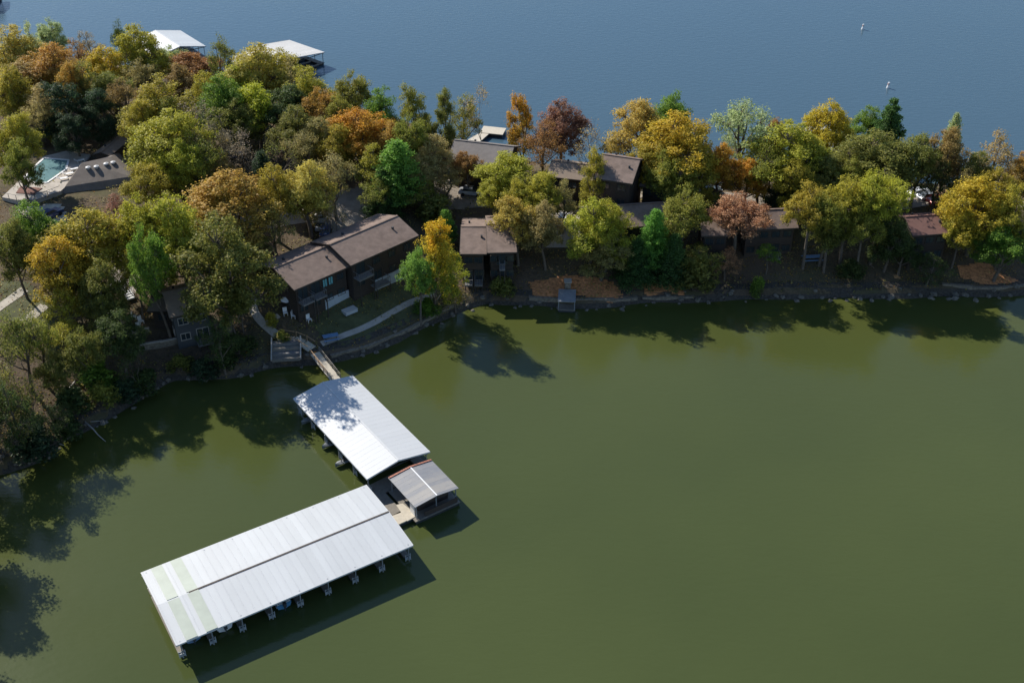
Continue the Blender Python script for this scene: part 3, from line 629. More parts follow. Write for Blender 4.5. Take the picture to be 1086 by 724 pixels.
# personal watercraft on left of gangway dock
def ski(label, loc, rz):
    t = thing('jet_ski', label, 'jet ski', loc, rz, 'small craft beside the gangway dock')
    mb = MB(); sec = [(-1.2, .45, .3), (0, .5, .4), (.8, .38, .5), (1.35, .05, .55)]
    for x, hw, h in sec: mb.v += [(x, -hw, h), (x, 0, -.05), (x, hw, h), (x, 0, h+.12)]
    for i in range(3):
        for k in range(4): a = i*4+k; b = i*4+(k+1) % 4; mb.f.append((a, b, b+4, a+4))
    mb.f.append((0, 1, 2, 3)); mb.build('hull', 'steel', t)
    MB().box((-.45, 0, .68), (1.2, .34, .3)).build('seat', 'darksteel', t); MB().bar((.35, -.35, .98), (.35, .35, .98), .06).bar((.45, 0, .5), (.35, 0, .98), .1).build('handlebar', 'darksteel', t)
    return t
for px, py, a, lab in ((345,469,215,'white jet ski against the left edge of the gangway dock, middle one'),(359,488,215,'white jet ski nearest the low corner of the gangway dock'),(323,443,215,'jet ski by the shadowed corner of the gangway dock')):
    ski(lab, (*P(px+6, py+2, .3), .1), R(a))

# gangway
a = Vector((*P(334, 374, 1.6), 0)); b = Vector((*P(357, 404, .6), 0)); a.z = max(1.5, terr(a.x, a.y)+.15); b.z = .62
t = thing('gangway', 'narrow railed gangway from the shore path down to the white roofed dock', 'gangway', a); d = b-a; r = Vector((d.y, -d.x, 0)).normalized()
mb = MB(); mb.bar((0, 0, 0), d, 1.5, .12); mb.build('deck', 'pale_deck', t)
for s in (-1, 1):
    mb = MB(); mb.bar(r*s*.72+Vector((0, 0, 1.0)), d+r*s*.72+Vector((0, 0, 1.0)), .09); mb.bar(r*s*.72+Vector((0, 0, .55)), d+r*s*.72+Vector((0, 0, .55)), .06)
    ro = mb.build('railing', 'wood_tan' if s > 0 else 'dockwood', t)
    for k in range(6): q = d*(k/5)+r*s*.72; MB().box((q.x, q.y, q.z+.5), (.08, .08, 1.05)).build('rail_post', 'dockwood', ro)
# shore stair landing
st = [G(296,359), G(312,361), G(322,365), G(331,371)]
t = thing('shore_steps', 'pale boardwalk steps leading from the curved path to the gangway', 'steps', st[0])
mb = MB(); q0 = Vector(st[0]); pts = [Vector(p)-q0 for p in st]
for p1, p2 in zip(pts, pts[1:]):
    n = 5
    for k in range(n): c = p1.lerp(p2, (k+.5)/n); dd = p2-p1; mb.box((c.x, c.y, c.z+.18), (dd.length/n*.95, 1.7, .16), math.atan2(dd.y, dd.x))
mb.build('treads', 'pale_deck', t); mb = MB()
for p1, p2 in zip(pts, pts[1:]):
    rr = Vector(((p2-p1).y, -(p2-p1).x, 0)).normalized()*.85
    for s in (-1, 1): mb.bar(p1+rr*s+Vector((0, 0, 1.1)), p2+rr*s+Vector((0, 0, 1.1)), .08); mb.box(tuple(p1+rr*s+Vector((0, 0, .6))), (.1, .1, 1.1))
mb.build('railing', 'wood_tan', t)
# terraced timber box below the path
q = Vector(G(304, 374)); t = thing('terrace_steps', 'wide terraced timber steps cut in the bank left of the gangway', 'steps', (q.x, q.y, q.z), R(6))
for k in range(4): MB().box((0, -1.3+k*.8, k*.42-.2), (4.2, .8, .5)).build('tread', 'rail' if k % 2 else 'dockwood', t)
for s in (-1, 1): MB().bar((s*2.2, -1.7, -.1), (s*2.2, 1.8, 1.7), .18, .5).build('side_board', 'trim_light', t)

# far docks
def rect_from(pxs, z):
    a, b, c = [Vector(P(*p, z)) for p in pxs]; u = b-a; v = c-a; L = u.length; W = v.length; cc = a+u/2+v/2; return (cc.x, cc.y), math.atan2(u.y, u.x), L, W
c, yw, L, W = rect_from(((304,47.5),(337,59),(250,62)), 3)
covered_dock('covered_dock', 'pale grey roofed dock on the far shore behind the gold and olive trees', c, yw, 13.5, 19, 3.2, 1.2, 'pale_metal', 4, 1, False, 'pale_metal', frames=False)
c = P(179, 48, 3); covered_dock('covered_dock', 'white roofed dock at the far shore, top left behind gold tree', c, R(-52), 15, 13, 3.4, 1.4, 'white_metal', 4, 1, False, 'white_trim', frames=False)
c = P(885, 152, 3); covered_dock('covered_dock', 'white dock roof glimpsed through the trees under the gold tree at right', c, R(-48), 14, 10, 3.4, 1.4, 'white_metal', 3, 1, False, 'white_trim', frames=False)
c = P(-31, -5, 3); covered_dock('covered_dock', 'dock roof corner at the very top left of the far water', c, R(12), 14, 11, 3.4, 1.2, 'pale_metal', 3, 1, False, 'white_trim', frames=False)
slab('swim_dock', 'flat pale swim dock on the far shore behind the grey roof', ((513,133.5),(537,136),(533,143),(509,140.5)), .9, 'pale_deck', 'dock')
slab('dock_walkway', 'pale walkway from the far shore to the flat swim dock', ((510,140.3),(519,141.5),(507,152),(493,150)), .8, 'pale_deck')
# small shaded shore shelter
q = P(601, 325, 0); t = thing('boat_shelter', 'tiny square dock with flat pale roof at the shore below the orange leaf bed', 'boat dock', (q[0], q[1], 0), R(-4))
mb = MB(); mb.box((0, 0, 2.1), (2.9, 3.9, .12)); mb.build('roof', 'steel', t)
MB().box((0, 0, .45), (2.9, 3.8, .15)).build('platform', 'dockwood', t); MB().box((0, 0, .18), (2.7, 3.6, .4)).build('float', 'foam', t)
for s in (-1, 1):
    for e in (-1, 1): MB().box((s*1.3, e*1.75, 1.3), (.12, .12, 1.7)).build('post', 'steel', t)
q = G(602, 305); t = thing('stone_pillar', 'short tan stone pillar on the orange leaf bed above the tiny dock', 'pillar', q)
MB().box((0, 0, .6), (1.0, 1.0, 1.4)).build('shaft', 'stonewall', t, bevel=.08); MB().box((0, 0, 1.36), (1.25, 1.25, .14)).build('cap', 'concrete', t)
# buoys
for px, py, lab in ((942,92,'white buoy nearer the pine tree on the far water'),(915,30,'white buoy farther out near the top of the far water')):
    q = P(px, py, .4); t = thing('buoy', lab, 'buoy', (*q, 0), 0, 'white marker buoys on the lake')
    MB().tube([(0, 0, -.1), (0, 0, .1), (0, 0, .5)], [.36, .4, .32], 12).build('float', 'white_paint', t); MB().tube([(0, 0, .5), (0, 0, 1.45)], [.24, .2], 10).build('marker', 'white_paint', t)
    MB().tube([(0, 0, 1.0), (0, 0, 1.12)], [.26, .26], 10).build('band', 'orange', t)

# ------------------------------------------------------------------ cars and yard things
def car(label, paint, loc, rz):
    t = thing('parked_car', label, 'car', loc, rz, 'cars parked along the lane')
    pr = [(-2.25, .35), (-2.28, .8), (-2.1, .98), (-1.2, 1.02), (1.0, .98), (2.1, .85), (2.28, .6), (2.25, .32)]
    mb = MB(); n = len(pr)
    for s, wd in ((-1, .9), (1, .9)): mb.v += [(x, s*(wd-(.08 if z > .9 else 0)), z) for x, z in pr]
    mb.f += [tuple(range(n)), tuple(range(2*n-1, n-1, -1))]+[(i, i+n, (i+1) % n+n, (i+1) % n) for i in range(n)]; mb.build('body', paint, t)
    cb = [(-1.7, 1.0), (-1.3, 1.45), (.3, 1.48), (1.05, 1.0)]
    mb = MB(); mb.v += [(x, -.8+(.12 if z > 1.2 else 0), z-.01) for x, z in cb]+[(x, .8-(.12 if z > 1.2 else 0), z-.01) for x, z in cb]
    mb.f += [(0,1,2,3),(7,6,5,4),(0,4,5,1),(2,6,7,3)]; mb.build('windows', 'glass', t)
    MB().box((-.5, 0, 1.475), (1.55, 1.36, .05)).build('roof', paint, t)
    for x in (-1.4, 1.4):
        for s in (-1, 1): MB().tube([(x, s*.78, .34), (x, s*.93, .34)], [.34, .34], 14).build('wheel', 'tyre', t)
    for s in (-1, 1): MB().box((2.24, s*.62, .66), (.08, .32, .14)).build('headlight', 'white_trim', t)
    return t
for px, py, a, p, lab in ((597,236,80,'car_white','white car parked between the tan tree and the lime yellow tree'),
 (338,234,100,'car_white','white car parked in the row behind the condo roof, farthest one'),(341,241,95,'car_silver','silver car nearest the condo roof in the parking row'),(345,248,95,'car_blue','dark blue car tucked behind the condo roof edge'),
 (54,231,60,'car_blue','dark blue car below the pool deck'),(131,237,80,'car_white','white car seen between the two gold trees left of centre'),
 (752,205,10,'car_black','black car in shade right of the big gold tree'),(757,200,10,'car_silver','silver car in shade behind the rose red tree'),
 (985,212,15,'car_silver','silver car in shade behind the reddish roof'),(996,216,15,'car_red','red car beside the timber deck frame'),(975,208,15,'car_white','white car in shade farthest left behind the reddish roof'),
 (500,207,-10,'car_silver','silver car on the shaded lot behind the grey roofed building'),(245,168,20,'car_blue','blue car in deep shade beside the bare tree'),(425,205,-20,'car_white','white car by the bright green cedar'),(308,205,35,'car_silver','silver car in shade below the olive oak')):
    q = G(px, py); car(lab, p, (q[0], q[1], q[2]+.1), R(a))

def parasol(label, q, s=1.0):
    t = thing('patio_umbrella', label, 'umbrella', q, 0, 'white patio umbrellas'); MB().tube([(0, 0, 0), (0, 0, 2.5)], [.03, .03], 6).build('pole', 'darksteel', t)
    mb = MB(); mb.v.append((0, 0, 2.6)); mb.v += [(1.35*s*math.cos(k*.785), 1.35*s*math.sin(k*.785), 2.05) for k in range(8)]; mb.f += [(0, k+1, (k+1) % 8+1) for k in range(8)]; mb.build('canopy', 'white_paint', t)
    return t
parasol('white patio umbrella at the left corner of the condo nearest the gangway', G(306, 329), .8)
def chair_():
    t = thing('patio_chair', 'x', 'chair', group='white patio chairs'); MB().box((0, 0, .42), (.55, .55, .07)).build('seat', 'white_paint', t); MB().box((0, .27, .75), (.55, .07, .6)).build('backrest', 'white_paint', t)
    for a in (-.24, .24):
        for b in (-.24, .24): MB().box((a, b, .2), (.06, .06, .4)).build('leg', 'white_paint', t)
    return t
c0 = chair_(); first = True
for px, py, a, lab in ((303,334,20,'white chair beside the patio umbrella'),(312,337,80,'white chair in front of the patio umbrella'),(321,333,140,'white round backed chair at the condo corner'),(328,341,40,'white chair lowest on the slope by the condo'),(147,350,10,'white chair left of the shaded cottage, nearer'),(150,343,50,'white chair left of the shaded cottage, farther'),(143,338,90,'white chair on the terrace left of the cottage wing')):
    o = c0 if first else copy_tree(c0); first = False; o.location = G(px, py); o.rotation_euler = (0, 0, R(a)); o['label'] = lab; o.scale = (1.2, 1.2, 1.2)
def table(name, label, q, rz, top, s=1.0):
    t = thing(name, label, 'table', q, rz); mb = MB(); [mb.box((0, -.4+k*.2, .78), (2.0*s, .17, .05)) for k in range(5)]; mb.build('tabletop', top, t)
    for e in (-1, 1): MB().box((0, e*.85, .45), (2.0*s, .3, .05)).build('bench', top, t)
    mb = MB(); [mb.bar((e*.7*s, -.8, 0), (e*.7*s, .3, .76), .08).bar((e*.7*s, .8, 0), (e*.7*s, -.3, .76), .08) for e in (-1, 1)]; mb.build('legs', 'darksteel', t); return t
table('picnic_table', 'pale blue picnic table in the dark shade below the gold olive trees', G(861, 276), R(5), 'pale_blue', 1.7)
table('picnic_table', 'blue topped bench table on the shaded lawn path near the gangway', G(351, 360), R(20), 'pale_blue', 1.2)
q = G(371, 331); t = thing('storage_box', 'low pale box against the basement wall of the condo', 'box', q, R(40)); MB().box((0, 0, .25), (2.2, 1.3, .5)).build('body', 'foundation', t); MB().box((0, 0, .54), (2.3, 1.4, .07)).build('lid', 'pale_metal', t)

# walls and rails at the left
def wall_run(name, label, pxs, h, th, m, cap=None, cat='wall'):
    pts = [G(*p) for p in pxs]; q0 = pts[0]; t = thing(name, label, cat, q0); mb = MB(); cp = MB()
    for a, b in zip(pts, pts[1:]):
        zt = max(a[2], b[2])+h; z0 = min(a[2], b[2])-.8; d = Vector((b[0]-a[0], b[1]-a[1])); c = ((a[0]+b[0])/2-q0[0], (a[1]+b[1])/2-q0[1])
        mb.box((c[0], c[1], (zt+z0)/2-q0[2]), (d.length+th*.5, th, zt-z0), math.atan2(d.y, d.x))
        cp.box((c[0], c[1], zt-q0[2]+.06), (d.length+th, th+.12, .1), math.atan2(d.y, d.x))
    mb.build('wall_body', m, t); cp.build('wall_cap', cap or m, t); return t
wall_run('retaining_wall', 'low pale wall in front of the shaded cottage', ((148,371),(172,368),(198,362)), .9, .3, 'stonewall', 'trim_light')
wall_run('retaining_wall', 'stone wall left of the shaded cottage below the white chairs', ((124,361),(142,356),(158,352)), .7, .3, 'stonewall', 'trim_light')
wall_run('retaining_wall', 'sunlit pale wall at the edge of the grey lot left of the big green tree', ((100,309),(114,308),(128,302)), .6, .3, 'concrete', 'white_trim')
wall_run('retaining_wall', 'straight low wall holding the orange leaf bed above the tiny dock', ((562,317),(600,318),(650,319),(675,317)), .15, .4, 'stonewall')
wall_run('retaining_wall', 'low wall below the small orange leaf bed at right of centre', ((682,316),(700,317),(735,315)), .15, .4, 'stonewall')
wall_run('retaining_wall', 'shore wall below the leaf bed at the far right', ((1000,302),(1030,306),(1060,306),(1090,303)), .2, .4, 'stonewall')
wall_run('retaining_wall', 'curved dark stone wall under the shaded lawn right of the gangway', ((352,378),(392,368),(425,354),(455,338),(480,325)), .25, .4, 'stonewall')
q = [G(127, 303), G(134, 310), G(140, 319)]; t = thing('stairway', 'bright white railed stairs beside the grey lot, left of the big green tree', 'stairs', q[0])
mb = MB(); q0 = Vector(q[0]); pp = [Vector(p)-q0 for p in q]
for p1, p2 in zip(pp, pp[1:]):
    for k in range(4): c = p1.lerp(p2, (k+.5)/4); mb.box((c.x, c.y, c.z+.35), ((p2-p1).length/4, 1.3, .2), math.atan2((p2-p1).y, (p2-p1).x))
mb.build('treads', 'white_trim', t); mb = MB()
for p1, p2 in zip(pp, pp[1:]):
    rr = Vector(((p2-p1).y, -(p2-p1).x, 0)).normalized()*.65
    for s in (-1, 1): mb.bar(p1+rr*s+Vector((0, 0, 1.3)), p2+rr*s+Vector((0, 0, 1.3)), .09); mb.box(tuple(p1+rr*s+Vector((0, 0, .7))), (.09, .09, 1.3))
mb.build('railing', 'white_trim', t)

# ------------------------------------------------------------------ trees
H0, W0 = 16.0, 9.6
def leaves_mesh(name, cen, nrm, size):
    """one small bent quad per leaf spray"""
    n = len(cen); nrm = nrm+rng.normal(0, .75, (n, 3)); nrm /= np.linalg.norm(nrm, axis=1, keepdims=True)
    t = np.cross(nrm, rng.normal(0, 1, (n, 3))); t /= np.linalg.norm(t, axis=1, keepdims=True)+1e-9; b = np.cross(nrm, t)
    s = (size*rng.uniform(.6, 1.35, n))[:, None]; asp = rng.uniform(.55, 1, n)[:, None]
    v = np.stack([cen-t*s, cen-b*s*asp+nrm*s*.15, cen+t*s, cen+b*s*asp+nrm*s*.15], 1).reshape(-1, 3)
    me = bpy.data.meshes.new(name); me.vertices.add(4*n); me.vertices.foreach_set('co', v.ravel().astype(np.float32))
    me.loops.add(4*n); me.loops.foreach_set('vertex_index', np.arange(4*n, dtype=np.int32)); me.polygons.add(n)
    me.polygons.foreach_set('loop_start', np.arange(0, 4*n, 4, dtype=np.int32)); me.update(calc_edges=True); me.validate(); return me
def limb(mb, a, b, r0, r1, bend=.12, n=5, seg=4):
    a = np.array(a); b = np.array(b); L = np.linalg.norm(b-a); m = rng.normal(0, bend*L, 3); m[2] = abs(m[2])*.6-(.0)
    pts = [a+(b-a)*s+m*math.sin(math.pi*s) for s in np.linspace(0, 1, seg+1)]; mb.tube(pts, list(np.linspace(r0, r1, seg+1)), n, cap=False); return pts
def broad(seed, nlobe=8, per=150, rc=.8, lo=.22, shape='round', leaf=.125, clumps=17, fill=1.0):
    """trunk, several rising leaders, each carrying its own ragged lobe of leaf clumps; sky gaps between lobes"""
    global rng; rng = np.random.default_rng(seed); mb = MB(); z0 = H0*lo; rx = W0/2
    fork = np.array([rng.normal(0, .3), rng.normal(0, .3), z0*1.0])
    mb.tube([(0, 0, -.8), (0, 0, 0), (fork[0]*.3, fork[1]*.3, fork[2]*.5), tuple(fork)], [.5, .36, .30, .27], 8, cap=False)
    top = np.array([rng.normal(0, .6), rng.normal(0, .6), H0*.84]); trunk = limb(mb, fork, top, .25, .07, .05, 6, 6)
    lobes = [(top+[0, 0, .2], np.array([2.0, 2.0, 2.3]))]
    a0 = rng.uniform(0, 6.28)
    for k in range(nlobe):
        f = (k+.5)/nlobe; a = a0+k*2.4+rng.uniform(-.35, .35)
        if shape == 'round': zc = z0+1.6+(H0*.80-z0-1.6)*f**.9; rr = rx*np.interp(f, [0, .35, .7, 1], [.60, .66, .52, .26])
        elif shape == 'cone': zc = z0+1.0+(H0*.84-z0-1.0)*f; rr = rx*np.interp(f, [0, .25, 1], [.60, .58, .10])
        else: zc = z0+3.0+(H0*.82-z0-3.0)*f**.7; rr = rx*np.interp(f, [0, .5, 1], [.45, .68, .40])
        rr *= rng.uniform(.85, 1.18); c = np.array([math.cos(a)*rr, math.sin(a)*rr, zc+rng.uniform(-.5, .5)])
        s_ = rng.uniform(.85, 1.2)*np.interp(f, [0, .5, 1], [1.08, 1.1, .85]); R3 = np.array([1.95, 1.95, 1.75])*s_
        lobes.append((c, R3)); st = np.array(trunk[int(np.clip((zc-z0)/(H0*.84-z0)*5-2, 0, 5))]); limb(mb, st, c, .15, .07, .12, 5, 4)
    cc = []; nn = []
    for c, R3 in lobes:
        n = int(clumps*fill*(R3[0]/2)**2*rng.uniform(.85, 1.15)); pts = []
        for _ in range(400):
            if len(pts) >= n: break
            d = rng.normal(0, 1, 3); d /= np.linalg.norm(d)
            if d[2] < -.7: continue
            p = c+d*R3*rng.uniform(.5, 1.12)
            if all(np.linalg.norm(p-q) > rc*.62 for q in pts): pts.append(p)
        for p in pts:
            limb(mb, c+(p-c)*.1-[0, 0, .5], p, .055, .02, .08, 3, 2)
            k = int(per*rng.uniform(.3, 1.25)); r = rc*rng.uniform(.6, 1.3); d = rng.normal(0, 1, (k, 3)); d /= np.linalg.norm(d, axis=1, keepdims=True)
            q = d*rng.uniform(.2, 1, (k, 1))**.45*r*[1, 1, .75]+np.sin(d*rng.uniform(3, 6)+rng.uniform(0, 6, 3))*.22*r+rng.normal(0, .16, (k, 3))
            out = (p-c)/np.linalg.norm(p-c); cc.append(q+p); nn.append(d*.7+out*.6+[0, 0, .5])
    return mb, leaves_mesh('crown', np.vstack(cc), np.vstack(nn), leaf)
def bare(seed, leafn=900, leaf=.13, spread=1.0):
    global rng; rng = np.random.default_rng(seed); mb = MB(); tips = []
    def rec(p, d, L, r, dep):
        n = 3; pts = [p]; q = p.copy(); dd = d.copy()
        for k in range(n): dd = dd+rng.normal(0, .12, 3); dd[2] += .04; dd /= np.linalg.norm(dd); q = q+dd*L/n; pts.append(q.copy())
        mb.tube(pts, list(np.linspace(r, r*.6, n+1)), 6 if dep < 2 else 3, cap=False)
        if dep >= 6 or r < .014: tips.append(q); return
        if dep >= 4: tips.append(q)
        for k in range(3 if dep in (1, 2, 3, 4) else 2):
            a = rng.normal(0, 1, 3); a -= a@dd*dd; a /= np.linalg.norm(a); nd = dd*.8+a*rng.uniform(.45, .85)*spread; nd /= np.linalg.norm(nd); rec(q, nd, L*rng.uniform(.66, .86), max(r*.62, .016), dep+1)
    rec(np.array([0., 0, -.5]), np.array([0, 0, 1.]), 4.6, .3, 0)
    T = np.array(tips); T[:, :2] *= (W0/2)/np.percentile(np.hypot(T[:, 0], T[:, 1]), 97)
    V = np.array(mb.v); k = (W0/2)/np.percentile(np.hypot(np.array(tips)[:, 0], np.array(tips)[:, 1]), 97)
    zz = H0/np.percentile(np.array(tips)[:, 2], 98); f = np.clip(V[:, 2]/4, 0, 1)[:, None]
    V[:, :2] *= 1+(k-1)*f; V[:, 2] *= zz; T[:, 2] *= zz; mb.v = [tuple(v) for v in V]
    idx = rng.integers(0, len(T), leafn); cen = T[idx]+rng.normal(0, .35, (leafn, 3)); nr = rng.normal(0, 1, (leafn, 3))+[0, 0, .5]
    return mb, leaves_mesh('crown', cen, nr, leaf)
def conifer(seed, layers=17, wide=1.0, leaf=.15, dens=1.0, droop=.25, power=1.0, feather=False):
    global rng; rng = np.random.default_rng(seed); mb = MB(); mb.tube([(0, 0, -.6), (0, 0, 4), (0, 0, H0*.97)], [.28, .22, .03], 7, cap=False); cc = []; nn = []
    for l in range(layers):
        f = l/(layers-1); z = 1.6+f*(H0-2.0); R_ = W0/2*(1-f)**power*wide+.35
        nb = int(9+8*(1-f))
        for k in range(nb):
            a = 6.283*k/nb+rng.uniform(-.35, .35); rr = R_*rng.uniform(.65, 1.1); e = np.array([math.cos(a)*rr, math.sin(a)*rr, z-droop*rr+rng.uniform(-.3, .3)+(.5*rr if feather else 0)])
            s = np.array([0, 0, z]); mb.tube([tuple(s), tuple((s+e)/2+[0, 0, .1]), tuple(e)], [.05, .035, .015], 3, cap=False)
            n = int((16+50*rr/ (W0/2)*1.4)*dens); t = rng.uniform(.12, 1.05, n)**.75; p = s+(e-s)*t[:, None]+rng.normal(0, 1, (n, 3))*[.30, .30, .16]*(.6+.9*(1-abs(t[:, None]-.55)))
            cc.append(p); nn.append(np.tile([math.cos(a)*.6, math.sin(a)*.6, .7], (n, 1)))
    return mb, leaves_mesh('crown', np.vstack(cc), np.vstack(nn), leaf)
def bushy(seed, n=26, per=110):
    global rng; rng = np.random.default_rng(seed); mb = MB(); cc = []; nn = []
    for k in range(n):
        a = rng.uniform(0, 6.283); r = rng.uniform(0, 1)**.5*W0/2*.8; z = H0*.78*(1-(r/(W0/2))**2*.6)*rng.uniform(.35, 1)
        p = np.array([r*math.cos(a), r*math.sin(a), z]); limb(mb, (rng.normal(0, .2), rng.normal(0, .2), -.3), p, .12, .03, .08, 4, 3)
        d = rng.normal(0, 1, (per, 3)); d /= np.linalg.norm(d, axis=1, keepdims=True); cc.append(p+d*rng.uniform(.3, 1, (per, 1))**.5*[1.6, 1.6, 2.6]); nn.append(d+[0, 0, .5])
    return mb, leaves_mesh('crown', np.vstack(cc), np.vstack(nn), .34)
PROTO = {}
def proto(kind):
    if kind in PROTO: return PROTO[kind]
    k, i = kind[0], int(kind[1:] or 0)
    if k == 'b': mb, cr = broad(100+i, (8, 9, 11, 8, 9, 10)[i % 6], 145, .78, (.24, .30, .2, .28, .24, .2)[i % 6], ('round', 'round', 'round', 'vase', 'round', 'vase')[i % 6])
    elif k == 't': mb, cr = broad(250+i, 8, 150, .8, .46, ('round', 'vase')[i % 2], clumps=16)
    elif k == 'n': mb, cr = broad(200+i, 8, 170, .85, .12, 'cone' if i == 0 else 'round', clumps=19)
    elif k == 's': mb, cr = broad(300+i, 8, 75, .8, .26, ('round', 'vase')[i % 2], leaf=.125, clumps=13)
    elif k == 'g': mb, cr = bare(400+i, 1500 if i else 500)
    elif k == 'c': mb, cr = conifer(500+i, 17, 1.0, .16, 1.6, .22, .85)
    elif k == 'p': mb, cr = conifer(600+i, 11, 1.3, .19, 3.6, .0, .6)
    elif k == 'f': mb, cr = conifer(700+i, 15, 1.0, .17, 1.9, -.05, .6, True)
    elif k == 'u': mb, cr = bushy(800+i)
    tm = bpy.data.meshes.new('trunk'); tm.from_pydata(mb.v, [], mb.f); tm.update(); tm.shade_smooth()
    tm.materials.append(M['bark']); cr.materials.append(None); PROTO[kind] = (tm, cr); return PROTO[kind]
NAME = dict(t='broadleaf_tree', b='broadleaf_tree', n='narrow_tree', s='thinning_tree', g='bare_tree', c='cedar_tree', p='pine_tree', f='cypress_tree', u='shrub')
CAT = dict(t='tree', b='tree', n='tree', s='tree', g='tree', c='tree', p='tree', f='tree', u='shrub')
tr_rng = random.Random(11); used_labels = set(); warn = []
def tree(kind, col, x, y, h, wid, label, pale=False):
    z = terr(x, y)
    if z < .1: warn.append((label, round(x), round(y), round(z, 1))); z = max(z, 0.0)
    tm, cr = proto(kind); assert label not in used_labels, label; used_labels.add(label)
    t = thing(NAME[kind[0]], label, CAT[kind[0]], (x, y, z-.05), tr_rng.uniform(0, 6.283), {'u': 'shrubs on the peninsula'}.get(kind[0], 'trees on the wooded peninsula'))
    t.scale = (wid/W0, wid/W0, h/H0); t.rotation_euler.x = tr_rng.uniform(-.05, .05); t.rotation_euler.y = tr_rng.uniform(-.05, .05)
    a = bpy.data.objects.new('trunk' if kind[0] != 'u' else 'stems', tm); b = bpy.data.objects.new('crown' if kind[0] != 'u' else 'foliage', cr)
    for o in (a, b): C.objects.link(o); o.parent = t
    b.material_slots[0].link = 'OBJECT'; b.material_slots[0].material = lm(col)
    if pale: a.material_slots[0].link = 'OBJECT'; a.material_slots[0].material = M['bark_pale']
def T(px, top, wpx, h, kind, col, label, pale=False):
    x, y, z = G(px, top+2, h*.98); dep = math.hypot(y, CAMH-z-h*.6); wid = wpx*dep/FPX*1.04
    tree(kind, col, x, y, h, wid, label, pale)
